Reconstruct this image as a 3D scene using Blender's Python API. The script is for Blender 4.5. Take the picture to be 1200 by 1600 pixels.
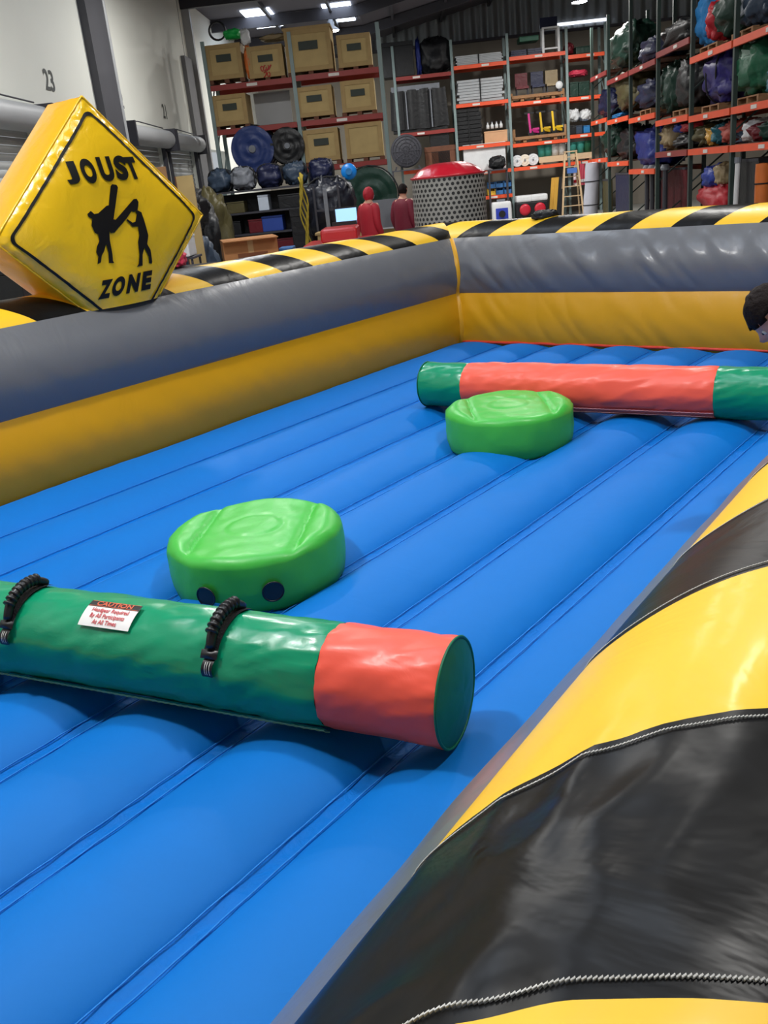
import bpy, bmesh, math, random
from mathutils import Vector, Matrix, noise
from math import sin, cos, pi, radians
random.seed(7)
scn = bpy.context.scene
for o in list(bpy.data.objects): bpy.data.objects.remove(o)
COL = scn.collection

# ------------------------------------------------------------------ camera
CAM = Vector((0, 0, 1.9)); FPX = 1400.0
_y, _p, _r = -.691, .3541, -.1034
FWD = Vector((sin(_y)*cos(_p), cos(_y)*cos(_p), -sin(_p)))
_r0 = Vector((cos(_y), -sin(_y), 0)); _u0 = _r0.cross(FWD)
RGT = _r0*cos(_r) + _u0*sin(_r); UPV = _u0*cos(_r) - _r0*sin(_r)
cd = bpy.data.cameras.new('camera'); cam = bpy.data.objects.new('camera', cd); COL.objects.link(cam)
M3 = Matrix((RGT, UPV, -FWD)).transposed()
cam.matrix_world = Matrix.Translation(CAM) @ M3.to_4x4()
cd.sensor_fit = 'VERTICAL'; cd.sensor_height = 36; cd.lens = 36*FPX/1600; cd.clip_start = .02; cd.clip_end = 300
scn.camera = cam
# ------------------------------------------------------------------ exposure and world (overcast daylight through the openings)
scn.view_settings.view_transform = 'Standard'; scn.view_settings.look = 'None'
scn.view_settings.gamma = 1; scn.view_settings.exposure = 0.38; scn.view_settings.use_curve_mapping = False
wd = bpy.data.worlds.new('daylight'); scn.world = wd; wd.use_nodes = True
bg = wd.node_tree.nodes['Background']; bg.inputs[0].default_value = (.88, .94, 1, 1); bg.inputs[1].default_value = .38

# warehouse frame: E to the right along the back racks, W away from the camera
_a = -.6325
EV = Vector((cos(_a), -sin(_a), 0)); WV = Vector((sin(_a), cos(_a), 0)); ZV = Vector((0, 0, 1))
WROT = -_a   # rotation about z that takes x->E, y->W
def wp(e, w, z=0): return EV*e + WV*w + ZV*z
def ray(x, y): return FWD + RGT*((x-600)/FPX) - UPV*((y-800)/FPX)
def on_w(x, y, w):
    d = ray(x, y); P = CAM + d*(w/d.dot(WV)); return P.dot(EV), P.z
def on_e(x, y, e):
    d = ray(x, y); P = CAM + d*(e/d.dot(EV)); return P.dot(WV), P.z

# high bay lamps and skylights, some of them added out of view (light itself sits in the lamp builders below)
LAMP_POWER = 130; SKYLIGHT = 6.6

# ------------------------------------------------------------------ materials
MATS = {}
def srgb(r, g, b):
    f = lambda c: (c/255/12.92) if c/255 <= .04045 else ((c/255+.055)/1.055)**2.4
    return (f(r), f(g), f(b), 1)
def mat(name, rgb, rough=.6, var=.12, vscale=6, bump=0, bscale=30, metal=0, coat=0, emit=0, spec=.5, stretch=(1,1,1), dist=0, detail=4):
    if name in MATS: return MATS[name]
    m = bpy.data.materials.new(name); m.use_nodes = True; MATS[name] = m
    nt = m.node_tree; N = nt.nodes; L = nt.links; b = N['Principled BSDF']
    c = srgb(*rgb); b.inputs['Roughness'].default_value = rough; b.inputs['Metallic'].default_value = metal
    b.inputs['Specular IOR Level'].default_value = spec
    if coat: b.inputs['Coat Weight'].default_value = coat; b.inputs['Coat Roughness'].default_value = .18
    if emit:
        b.inputs['Emission Color'].default_value = c; b.inputs['Emission Strength'].default_value = emit
    tc = N.new('ShaderNodeTexCoord')
    if var:
        nz = N.new('ShaderNodeTexNoise'); nz.inputs['Scale'].default_value = vscale; nz.inputs['Detail'].default_value = 5
        L.new(tc.outputs['Object'], nz.inputs['Vector'])
        mx = N.new('ShaderNodeMix'); mx.data_type = 'RGBA'
        mx.inputs[6].default_value = tuple(min(1, x*(1-var)) for x in c[:3])+(1,)
        mx.inputs[7].default_value = tuple(min(1, x*(1+var)) for x in c[:3])+(1,)
        L.new(nz.outputs['Fac'], mx.inputs[0]); L.new(mx.outputs[2], b.inputs['Base Color'])
    else: b.inputs['Base Color'].default_value = c
    if bump:
        mp = N.new('ShaderNodeMapping'); mp.inputs['Scale'].default_value = stretch
        L.new(tc.outputs['Object'], mp.inputs['Vector'])
        n2 = N.new('ShaderNodeTexNoise'); n2.inputs['Scale'].default_value = bscale; n2.inputs['Detail'].default_value = detail
        n2.inputs['Distortion'].default_value = dist
        L.new(mp.outputs[0], n2.inputs['Vector'])
        bp = N.new('ShaderNodeBump'); bp.inputs['Strength'].default_value = bump; bp.inputs['Distance'].default_value = .02
        L.new(n2.outputs['Fac'], bp.inputs['Height']); L.new(bp.outputs[0], b.inputs['Normal'])
        if coat: L.new(bp.outputs[0], b.inputs['Coat Normal'])
    return m
def vinyl(name, rgb, rough=.42, bump=.25, bscale=5, coat=.15, stretch=(1,1,1), dist=.6, var=.05, spec=.4):
    return mat(name, rgb, rough, var, 3, bump, bscale, 0, coat, 0, spec, stretch, dist, 5)
V_BLUE = vinyl('blue_vinyl', (0, 110, 194), .6, .22, 4, 0, spec=.2)
V_BLUE2 = vinyl('blue_seam_vinyl', (0, 106, 192), .6, .4, 22, 0, spec=.15)
V_THREAD = mat('pale_blue_thread', (44, 130, 210), .7, .2, 60, spec=.2)
V_YEL = vinyl('yellow_vinyl', (247, 196, 40), .42, .25, 4, .12)
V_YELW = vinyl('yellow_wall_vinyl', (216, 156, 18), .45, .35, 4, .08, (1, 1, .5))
V_GREY = vinyl('grey_vinyl', (108, 109, 112), .36, .4, 5, .25, (1, 1, .4))
V_BLK = vinyl('black_vinyl', (13, 12, 12), .34, .35, 5, .0, spec=.22)
V_RED = vinyl('red_trim_vinyl', (216, 62, 38), .45, .3, 12)
V_GREEN = vinyl('lime_green_vinyl', (68, 182, 68), .42, .25, 6, .06)
V_BGREEN = vinyl('emerald_vinyl', (5, 144, 100), .3, .22, 4.5, .25, (.8, 1.2, 1.2), .8)
V_BRED = vinyl('coral_red_vinyl', (250, 94, 72), .42, .18, 4.5, .05, (.8, 1.2, 1.2), .8)
V_BGREEN_END = vinyl('emerald_end_vinyl', (0, 104, 72), .5, .2, 6, 0)
V_SIGN = vinyl('sign_yellow_vinyl', (240, 190, 28), .24, .4, 6, .5)
V_SIGNS = vinyl('sign_side_vinyl', (246, 172, 30), .35, .4, 5, .25)
INK = mat('black_ink', (20, 18, 15), .5, .1, 9, spec=.25)
STITCH = mat('white_stitch_thread', (214, 212, 205), .7, .15, 80)
PLASTIC = mat('black_plastic', (20, 21, 24), .4, .2, 40)
WEB = mat('black_webbing', (24, 25, 28), .8, .25, 120, .5, 200)

# ------------------------------------------------------------------ mesh helpers
def mobj(name, verts, faces, m, parent=None, smooth=False, loc=None):
    me = bpy.data.meshes.new(name); me.from_pydata([tuple(v) for v in verts], [], faces); me.validate()
    if smooth: me.polygons.foreach_set('use_smooth', [True]*len(me.polygons))
    ms = m if isinstance(m, (list, tuple)) else [m]
    for q in ms: me.materials.append(q)
    o = bpy.data.objects.new(name, me); COL.objects.link(o)
    if parent is not None: o.parent = parent
    if loc is not None: o.location = loc
    return o
def tag(o, label=None, cat=None, group=None, kind=None):
    if label: o['label'] = label
    if cat: o['category'] = cat
    if group: o['group'] = group
    if kind: o['kind'] = kind
    return o
def thing(name, loc, label, cat, rotz=0, group=None):
    o = bpy.data.objects.new(name, None); COL.objects.link(o); o.empty_display_size = .1
    o.location = loc; o.rotation_euler = (0, 0, rotz); tag(o, label, cat, group); return o
def wthing(name, e, w, z, label, cat, group=None, rot=0): return thing(name, wp(e, w, z), label, cat, WROT+rot, group)
class MB:
    def __init__(s): s.v = []; s.f = []
    def box(s, x0, x1, y0, y1, z0, z1):
        b = len(s.v); s.v += [(x0,y0,z0),(x1,y0,z0),(x1,y1,z0),(x0,y1,z0),(x0,y0,z1),(x1,y0,z1),(x1,y1,z1),(x0,y1,z1)]
        s.f += [tuple(b+i for i in q) for q in ((0,3,2,1),(4,5,6,7),(0,1,5,4),(1,2,6,5),(2,3,7,6),(3,0,4,7))]; return s
    def bar(s, P, Q, w, h=None):
        h = h or w; P = Vector(P); Q = Vector(Q); d = (Q-P).normalized()
        a = d.cross(ZV) if abs(d.z) < .95 else d.cross(Vector((0,1,0)))
        a.normalize(); c = a.cross(d).normalized(); b = len(s.v)
        for X in (P, Q):
            for i, j in ((-1,-1),(1,-1),(1,1),(-1,1)): s.v.append(tuple(X + a*(i*w/2) + c*(j*h/2)))
        s.f += [tuple(b+i for i in q) for q in ((0,3,2,1),(4,5,6,7),(0,1,5,4),(1,2,6,5),(2,3,7,6),(3,0,4,7))]; return s
    def tube(s, pts, r, n=8, closed=False, caps=True):
        pts = [Vector(p) for p in pts]; k = len(pts); b = len(s.v); prev = None
        rr = r if isinstance(r, (list, tuple)) else [r]*k
        for i, p in enumerate(pts):
            if closed: t = (pts[(i+1) % k]-pts[i-1]).normalized()
            else: t = (pts[min(i+1, k-1)]-pts[max(i-1, 0)]).normalized()
            if prev is None:
                a = t.cross(ZV) if abs(t.z) < .9 else t.cross(Vector((1,0,0)))
            else: a = prev - t*prev.dot(t)
            a.normalize(); prev = a; c = t.cross(a)
            for j in range(n):
                q = 2*pi*j/n; s.v.append(tuple(p + a*(rr[i]*cos(q)) + c*(rr[i]*sin(q))))
        for i in range(k if closed else k-1):
            i2 = (i+1) % k
            for j in range(n):
                j2 = (j+1) % n; s.f.append((b+i*n+j, b+i*n+j2, b+i2*n+j2, b+i2*n+j))
        if caps and not closed:
            s.f.append(tuple(b+j for j in range(n))[::-1]); s.f.append(tuple(b+(k-1)*n+j for j in range(n)))
        return s
    def lathe(s, prof, n=24, c=(0,0,0), ax='z'):
        b = len(s.v); k = len(prof)
        for r, h in prof:
            for j in range(n):
                q = 2*pi*j/n; x, y = r*cos(q), r*sin(q)
                P = (x, y, h) if ax == 'z' else ((x, h, y) if ax == 'y' else (h, x, y))
                s.v.append((P[0]+c[0], P[1]+c[1], P[2]+c[2]))
        for i in range(k-1):
            for j in range(n):
                j2 = (j+1) % n; s.f.append((b+i*n+j, b+i*n+j2, b+(i+1)*n+j2, b+(i+1)*n+j))
        s.f.append(tuple(b+j for j in range(n))[::-1]); s.f.append(tuple(b+(k-1)*n+j for j in range(n))); return s
    def grid(s, fn, nu, nv, cu=False):
        b = len(s.v)
        for i in range(nu+1):
            for j in range(nv+1): s.v.append(tuple(fn(i/nu, j/nv)))
        for i in range(nu):
            for j in range(nv):
                s.f.append((b+i*(nv+1)+j, b+(i+1)*(nv+1)+j, b+(i+1)*(nv+1)+j+1, b+i*(nv+1)+j+1))
        return s
    def map(s, fn): s.v = [tuple(fn(Vector(v))) for v in s.v]; return s
    def build(s, name, m, parent=None, smooth=False): return mobj(name, s.v, s.f, m, parent, smooth)
def bx(name, m, par, *a): return MB().box(*a).build(name, m, par)
def autosmooth(o, ang=35):
    me = o.data; me.polygons.foreach_set('use_smooth', [True]*len(me.polygons))
    bm = bmesh.new(); bm.from_mesh(me)
    for e in bm.edges:
        if len(e.link_faces) == 2 and e.calc_face_angle(0) > radians(ang): e.smooth = False
    bm.to_mesh(me); bm.free(); return o
def recalc(o):
    bm = bmesh.new(); bm.from_mesh(o.data); bmesh.ops.recalc_face_normals(bm, faces=bm.faces); bm.to_mesh(o.data); bm.free(); return o
def bevel(o, w=.02, seg=2):
    bm = bmesh.new(); bm.from_mesh(o.data)
    bmesh.ops.bevel(bm, geom=list(bm.edges), offset=w, segments=seg, profile=.6, affect='EDGES', clamp_overlap=True)
    bm.to_mesh(o.data); bm.free(); return o
def nz(x, y, z=0, s=1): return noise.noise(Vector((x*s, y*s, z*s)))
def text_mesh(txt, size, bold=.0, sx=1.0):
    cu = bpy.data.curves.new('lettering', 'FONT'); cu.body = txt; cu.size = size; cu.align_x = 'CENTER'; cu.align_y = 'CENTER'
    cu.offset = bold; cu.resolution_u = 5
    o = bpy.data.objects.new('lettering', cu); COL.objects.link(o)
    dg = bpy.context.evaluated_depsgraph_get(); dg.update()
    me = bpy.data.meshes.new_from_object(o.evaluated_get(dg)); bpy.data.objects.remove(o)
    bm = bmesh.new(); bm.from_mesh(me); bmesh.ops.triangulate(bm, faces=bm.faces)
    bmesh.ops.remove_doubles(bm, verts=bm.verts, dist=1e-5)
    v = [Vector((q.co.x*sx, q.co.y, 0)) for q in bm.verts]; f = [tuple(x.index for x in q.verts) for q in bm.faces]
    bm.free(); bpy.data.meshes.remove(me); return v, f
def subdiv(v, f, maxlen):
    bm = bmesh.new(); vs = [bm.verts.new(tuple(p)+(0,)*(3-len(p))) for p in v]
    for q in f:
        try: bm.faces.new([vs[i] for i in q])
        except ValueError: pass
    bmesh.ops.triangulate(bm, faces=bm.faces)
    for it in range(5):
        es = [e for e in bm.edges if e.calc_length() > maxlen]
        if not es: break
        bmesh.ops.subdivide_edges(bm, edges=es, cuts=1); bmesh.ops.triangulate(bm, faces=bm.faces)
    bm.verts.index_update(); bm.faces.index_update()
    V = [q.co.copy() for q in bm.verts]; F = [tuple(x.index for x in q.verts) for q in bm.faces]; bm.free(); return V, F

# ================================================================== THE HALL
CONC = mat('warehouse_floor_concrete', (150, 150, 146), .45, .2, 1.2, .1, 8)
WALLM = mat('white_painted_concrete', (224, 225, 216), .8, .06, .6, .08, 6)
WALLG = mat('grey_brown_block', (150, 143, 132), .9, .15, .8, .1, 8)
CORR = mat('corrugated_steel', (150, 155, 160), .4, .1, 1, metal=.6)
COLM = mat('dark_grey_column_paint', (70, 70, 76), .7, .15, 2)
CEILM = mat('dark_ceiling_deck', (78, 76, 84), .85, .15, .7)
STEELD = mat('dark_steel', (52, 52, 60), .6, .15, 3)
DOORM = mat('rollup_door_grey', (176, 178, 176), .5, .06, 2)
HOODM = mat('rollup_hood_grey', (166, 168, 170), .45, .08, 2)
NUMM = mat('stencil_grey', (84, 86, 84), .8, .2, 10)
GLOW = mat('skylight_panel', (225, 238, 255), .5, 0, emit=SKYLIGHT)
def wstruct(name, m, boxes, parent=None):
    mb = MB()
    for b in boxes: mb.box(*b)
    mb.map(lambda v: wp(v.x, v.y, v.z)); o = mb.build(name, m, parent)
    if parent is None: tag(o, kind='structure')
    return o
fl = wstruct('floor', CONC, [(-5.4, 14, -9, 38, -.1, 0)])
# dock wall at e=-5.4 with three roll-up doors and an open doorway; thickness goes outwards (to -5.7)
D1, D2, D3, DO = (10.9, 14.25), (18.75, 21.7), (22.1, 25.0), (26.2, 29.6)
segs = [(-9, D1[0]), (D1[1], D2[0]), (D2[1], D3[0]), (D3[1], DO[0]), (DO[1], 38)]
boxes = [(-5.7, -5.4, a, b, 0, 6.8) for a, b in segs] + [(-5.7, -5.4, a, b, 3.15, 6.8) for a, b in (D1, D2, D3, DO)]
wl = wstruct('wall_left', WALLM, boxes)
wstruct('panel_joint', NUMM, [(-5.4, -5.395, w, w+.03, 3.2, 6.8) for w in (25.6,)], wl)
for txt, w in (('23', 15.3), ('22', 18.98), ('21', 22.45)):
    v, f = text_mesh(txt, .42, .008, 1.05)
    o = mobj('dock_number', [wp(-5.392, w+q.x, 3.82+q.y) for q in v], f, NUMM, wl); o['label'] = 'grey stencilled dock number '+txt
def rollup(n, w0, w1, label):
    d = tag(bpy.data.objects.new('door_%d' % n, None), kind='structure'); COL.objects.link(d); d.location = wp(-5.4, (w0+w1)/2, 0); d.rotation_euler = (0,0,WROT)
    h = (w1-w0)/2; z = 0.0; proto = None
    while z < 3.05:   # slats share one mesh
        if proto is None:
            mb = MB(); mb.grid(lambda u, v: (-.13+.018*sin(pi*v), -h+2*h*u, .105*v), 1, 4)
            proto = mb.build('slat', DOORM, d, True); o = proto
        else:
            o = proto.copy(); COL.objects.link(o)
        o.location.z = z; z += .11
    mb = MB().lathe([(.19, -h-.05), (.19, h+.05)], 28, (.12, 0, 3.2), 'y'); autosmooth(mb.build('hood', HOODM, d))
    for s in (-1, 1):
        bx('bracket', STEELD, d, -.02, .32, s*(h+.1)-.035, s*(h+.1)+.035, 2.96, 3.42)
        bx('guide_rail', STEELD, d, -.02, .06, s*h-.05, s*h+.05, 0, 3.05)
    MB().tube([(.08, -h, 3.43), (.1, -h*.4, 3.47), (.08, h, 3.44)], .012, 6).build('conduit', STEELD, d)
    return d
rollup(1, *D1, ''); rollup(2, *D2, ''); rollup(3, *D3, '')
col = tag(wstruct('trim_1', COLM, [(-5.4, -5.26, 17.45, 18.5, 0, 6.75)]), kind='structure')
p_ = MB().tube([(-5.3, 18.6, 0), (-5.3, 18.6, 6.75)], .06, 10); p_.map(lambda v: wp(*v)); tag(p_.build('trim_2', HOODM), kind='structure')
wstruct('trim_3', mat('mid_grey_column_paint', (112, 112, 114), .8, .2, 2), [(-5.4, -5.3, 25.1, 25.95, 0, 5.3)])
wstruct('trim_4', HOODM, [(-5.4, -5.2, 26.0, 26.16, 0, 6.75)])
# back wall: block below, corrugated steel above
wb = wstruct('wall_back', WALLG, [(-5.7, 14, 38, 38.3, 0, 6.45)])
mb = MB(); mb.grid(lambda u, v: wp(-5.4+19.4*u, 37.96+.05*sin(2*pi*u*19.4/.42), 6.45+2.4*v), 560, 1)
mb.build('corrugated_cladding', CORR, wb, True)
wstruct('ledge', CEILM, [(-5.4, 14, 37.8, 38, 6.38, 6.47)], wb)
wstruct('light_strip', mat('clerestory_glow', (240, 246, 255), .5, 0, emit=1.3), [(5.6, 8.0, 37.86, 37.9, 6.60, 6.70)], wb)
# right side: the hall goes on behind the racks; a wall closes it
wstruct('wall_right', WALLG, [(14, 14.3, -9, 38.3, 0, 10.2)])
# sloping roof deck with purlins, trusses and translucent strips
def rz(e): return 6.8 + max(0, e+1.0)*.19
mb = MB(); es = [-5.7, -1, 4, 9, 14.3]
for i in range(len(es)-1):
    a, b = es[i], es[i+1]; k = len(mb.v)
    for e, w in ((a, -9), (b, -9), (b, 38.3), (a, 38.3)): mb.v += [tuple(wp(e, w, rz(e))), tuple(wp(e, w, rz(e)+.12))]
    mb.f += [(k, k+2, k+4, k+6), (k+1, k+7, k+5, k+3)]
ceil = tag(mb.build('ceiling', CEILM), kind='structure')
for w in range(-6, 38, 4):
    mb = MB()
    for i in range(len(es)-1):
        P, Q = wp(es[i], w, rz(es[i])-.18), wp(es[i+1], w, rz(es[i+1])-.18); mb.bar(P, Q, .16, .3)
    mb.build('beam', STEELD, ceil)
for e in (-3.6, -1.8, 0, 1.8, 3.6, 5.4, 7.2):
    MB().bar(wp(e, -8.8, rz(e)-.08), wp(e, 38, rz(e)-.08), .08, .14).build('purlin', STEELD, ceil)
SKY = [(-3.9, 30.5), (-1.6, 31), (-1.2, 9), (-3.2, 3.5), (-1.2, 3.5), (.8, 3.5), (-2.0, 16)]  # first two in sight; the others are unseen, added to light arena and hall
for e, w in SKY:
    mb = MB(); mb.box(e-.42, e+.42, w-1.6, w+1.6, -.035, -.015); mb.map(lambda v: wp(v.x, v.y, rz(v.x)+v.z)); mb.build('skylight', GLOW, ceil)

# ================================================================== THE INFLATABLE ARENA
XL, XR, YF, YB, FZ = -4.34, -.424, -.25, 6.53, .5
arena = thing('inflatable_arena', (-2.385, 3.14, 0), 'big inflatable jousting arena with blue ribbed floor and yellow, grey and striped walls', 'inflatable')
ORG = Vector((-2.385, 3.14, 0))
def ab(mb, name, m, smooth=True, parent=None):      # build at world coordinates under the arena
    par = parent or arena
    mb.v = [tuple(Vector(v)-ORG) for v in mb.v]; return mb.build(name, m, par, smooth)
# base slab under the tubes
ab(MB().box(XL+.02, XR-.02, YF+.02, YB-.02, .02, .47), 'floor_base', V_BLUE, False)
PITCH = .4375; HW = .026
def endtaper(y): 
    d = min(YB-y, y-YF); return 1 if d > .3 else max(0, (1-(1-d/.3)**2))**.5*.9+.1
def tube_top(x, y):
    k = (x-XL)/PITCH; u = (k-math.floor(k))*PITCH
    if u < HW or u > PITCH-HW: return FZ
    t = (u-HW)/(PITCH-2*HW); q = 1-(2*t-1)**2
    return FZ + (.062*q**.62)*endtaper(y)
def tubefn(k):
    x0 = XL+k*PITCH+HW; x1 = XL+(k+1)*PITCH-HW
    if k == 0: x0 = XL-.01
    if k == 8: x1 = XR+.02
    def fn(u, v):
        y = YF+(YB-YF)*v; t = .5-.5*cos(pi*u); q = max(0, 1-(2*t-1)**2)
        x = x0+(x1-x0)*t; z = FZ - .005 + .060*q**.78*endtaper(y)
        ed = min(u, 1-u)*PITCH
        z += .010*math.exp(-ed/.06)*nz(y, k*3.1+u, 0, 12)*(q**.5)
        z += .007*nz(x, y, 1.7, 2.1)*q
        wr = nz(x*3+k, y*9+x*5, 4.2, 1.0); z += .0045*max(0, wr-.25)*q*2
        x += .004*nz(y, k, 9, 5)*(1-q)
        return (x, y, z)
    return fn
for k in range(9):
    mb = MB().grid(tubefn(k), 22, 300); ab(mb, 'floor_tube', V_BLUE)
for k in range(1, 9):
    xc = XL+k*PITCH
    mb = MB(); mb.grid(lambda u, v: (xc+(u-.5)*2*(HW+.006), YF+.02+(YB-YF-.04)*v, FZ-.001-.004*sin(pi*u)+.004*nz(u*2, (YF+(YB-YF)*v)*14, k)), 6, 380)
    st = ab(mb, 'seam_strip', V_BLUE2)
    for s in (-1, 1):
        pts = [(xc+s*(HW-.002)+.002*nz(i*.37, k, s), YF+.03+i*.045, FZ+.003+.002*nz(i*.6, k, 3)) for i in range(int((YB-YF-.06)/.045))]
        mb = MB().tube(pts, .0022, 5); ab(mb, 'stitching', V_THREAD, True, st)

# wall profile pieces: functions u -> (n outward, z above the arena floor)
def p_yel(u): return (-.055*sin(pi*u)**.85, -.02+.45*u)
def p_gry(u): return (.09*u**2.2 - .060*sin(pi*u)**.85, .43+.445*u)
def p_cap(u): return (.09+.45*u, .875+.115*sin(pi*u)**.75)
def p_ogr(u): return (.54+.06*sin(pi*u)**.9+.03*u, .875-.445*u)
def p_oye(u): return (.57+.055*sin(pi*u)**.9, .43-.45*u)
def p_obs(u): return (.57+.05*sin(pi*u)**.9, -.02-.47*u)
class Wall:
    def __init__(s, P0, d, out, L): s.P0 = Vector(P0); s.d = Vector(d); s.o = Vector(out); s.L = L; s.seed = random.random()*50
    def at(s, sv, n, z, disp=0):       # sv: along the inner face; the right wall bows inwards a little
        P = s.P0 + s.d*sv + s.o*n
        if s.o.x > .5 and sv > .25: P.x -= .11*(1-math.exp(-(sv-.25)/1.1))*min(1, max(0, (s.L-sv)/2.5));
        P.z = FZ+z; return P + s.o*disp
    def strip(s, prof, nu, nv, amp=.01, wr=.006):
        mb = MB()
        def fn(u, v):
            n, z = prof(u); sv = -n + v*(s.L+2*n); w = sin(pi*u)**.5
            g = amp*nz(sv, z*2, s.seed, 1.1)*w
            r = nz(sv*7+z*5, z*2.2, s.seed+7); g += wr*(abs(r)-.25)*w
            e = min(v, 1-v)*s.L
            g += .010*math.exp(-e/.12)*nz(z*14, sv*3, s.seed+3)*w
            return s.at(sv, n-g, z) if n < .3 else s.at(sv, n+g, z)
        return mb.grid(fn, nu, nv)
walls = {'left': Wall((XL, YF, 0), (0,1,0), (-1,0,0), YB-YF), 'back': Wall((XL, YB, 0), (1,0,0), (0,1,0), XR-XL),
         'right': Wall((XR, YF, 0), (0,1,0), (1,0,0), YB-YF), 'front': Wall((XL, YF, 0), (1,0,0), (0,-1,0), XR-XL)}
for nm, W in walls.items():
    nv = 260 if nm != 'front' else 60
    wr = .018 if nm == 'back' else .006
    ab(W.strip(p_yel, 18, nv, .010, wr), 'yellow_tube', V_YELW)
    ab(W.strip(p_gry, 22, nv, .010, wr*(1.8 if nm == 'back' else 1.2)), 'grey_tube', V_GREY)
    ab(W.strip(p_ogr, 10, 60), 'outer_grey_tube', V_GREY)
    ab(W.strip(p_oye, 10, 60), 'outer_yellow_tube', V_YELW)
    ab(W.strip(p_obs, 10, 60), 'base_tube', V_BLK)
# striped cap: every stripe is a piece of its own
ARC = [0.0]
for i in range(1, 101):
    a, b = p_cap((i-1)/100), p_cap(i/100); ARC.append(ARC[-1]+math.hypot(a[0]-b[0], a[1]-b[1]))
def arc(u): 
    i = min(99, int(u*100)); return ARC[i]+(ARC[i+1]-ARC[i])*(u*100-i)
def crumple(P, near):
    g = .006*nz(P.x, P.y, 2.2, 2.3)
    if near:
        d = math.exp(-(((P.x+.27)/.10)**2+((P.y-.38)/.20)**2))
        r1 = abs(nz(P.x*16+P.y*5, P.y*9-P.x*6, 5.5)); r2 = abs(nz(P.x*30, P.y*26, 8.5))
        g += d*(.023*(.3-r1)+.006*(.3-r2)) + .003*nz(P.x*9, P.y*4, 3.3)
    return g
def caps(nm, base, pitch, skew, first_black, nu, nl, near=False):
    W = walls[nm]; L = W.L; k0 = -int(4+ (base)/pitch); 
    def bound(k, u): return base + (k*pitch if k >= 0 or not near else k*.294) + skew*arc(u)
    for k in range(k0-2, int(L/pitch)+8):
        mb = MB(); ok = False
        def fn(u, v):
            n, z = p_cap(u); s0 = bound(k, u); s1 = bound(k+1, u); sv = s0+(s1-s0)*v
            P = W.at(sv, n, z); P.z += crumple(P, near)*sin(pi*u)**.6; return P
        mb.grid(fn, nu, nl)
        black = (k % 2 == 0) == first_black
        o = ab(mb, 'cap_stripe', V_BLK if black else V_YEL)
        bm = bmesh.new(); bm.from_mesh(o.data)      # mitre at both corners
        for sv, dn in ((0, -(W.d+W.o)), (L, W.d-W.o)):
            bmesh.ops.bisect_plane(bm, geom=list(bm.verts)+list(bm.edges)+list(bm.faces), plane_co=W.P0+W.d*sv-ORG, plane_no=dn.normalized(), clear_outer=True)
        bm.to_mesh(o.data); nf = len(bm.faces); bm.free()
        if nf == 0: bpy.data.objects.remove(o); continue
        if near and -2 <= k < 14 or not near and k % 1 == 0 and nm != 'front':
            pts = []
            for i in range(121):
                u = i/120; n, z = p_cap(u); s_ = bound(k, u)-.012*(1 if near else -1)*(1 if not black else 0)*0
                if s_ < -n or s_ > L+n: continue
                P = W.at(s_+(.014 if black else -.014), n, z); P.z += crumple(P, near)*sin(pi*u)**.6+.0015; pts.append(P)
            if near and len(pts) > 4:
                # zigzag white thread along the seam
                zz = []
                for i in range(len(pts)-1):
                    for q in range(3):
                        P = pts[i].lerp(pts[i+1], q/3); P = P + W.d*(.0012*(1 if (i*3+q) % 2 else -1)); zz.append(P)
                ab(MB().tube(zz, .0009, 4), 'stitching', STITCH, True, o)
caps('left', 2.65-YF, .3155, -.95, True, 24, 8)
caps('back', -4.065-XL, .308, .95, False, 24, 8)
caps('right', .450-YF, .325, .68, False, 60, 30, True)
caps('front', .1, .31, 1.15, True, 12, 4)
# corner seam tapes on the inner corners
for wn, s_end in (('left', 1), ('right', 1)):
    W = walls[wn]; mb = MB()
    prof = [p_yel(i/16) for i in range(17)]+[p_gry(i/16) for i in range(1, 17)]
    def fn(u, v):
        n, z = prof[min(32, int(round(u*32)))]; P = W.at(W.L+n, n, z)
        q = -W.o.x
        off = Vector((q*1, -1, 0)).normalized()*.016; side = Vector((q*1, 1, 0)).normalized()
        return P + off + side*((v-.5)*.038) + off*(.25*sin(pi*v))
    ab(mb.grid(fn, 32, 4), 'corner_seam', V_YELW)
# red piping and yellow welt at the foot of the back and side walls
for nm, nsp in (('back', 1), ('left', 1), ('right', 1)):
    W = walls[nm]
    pts = [W.at(.03+i*.06, -.018+.006*nz(i*.3, 2), .022+.006*nz(i*.5, 7)) for i in range(int((W.L-.06)/.06))]
    if nm != 'left': ab(MB().tube(pts, .014, 6), 'red_piping', V_RED)
    if nm == 'back':
        pts2 = [P + Vector((0, .004, .026)) for P in pts]; ab(MB().tube(pts2, .006, 6), 'yellow_welt', V_YEL)

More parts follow.
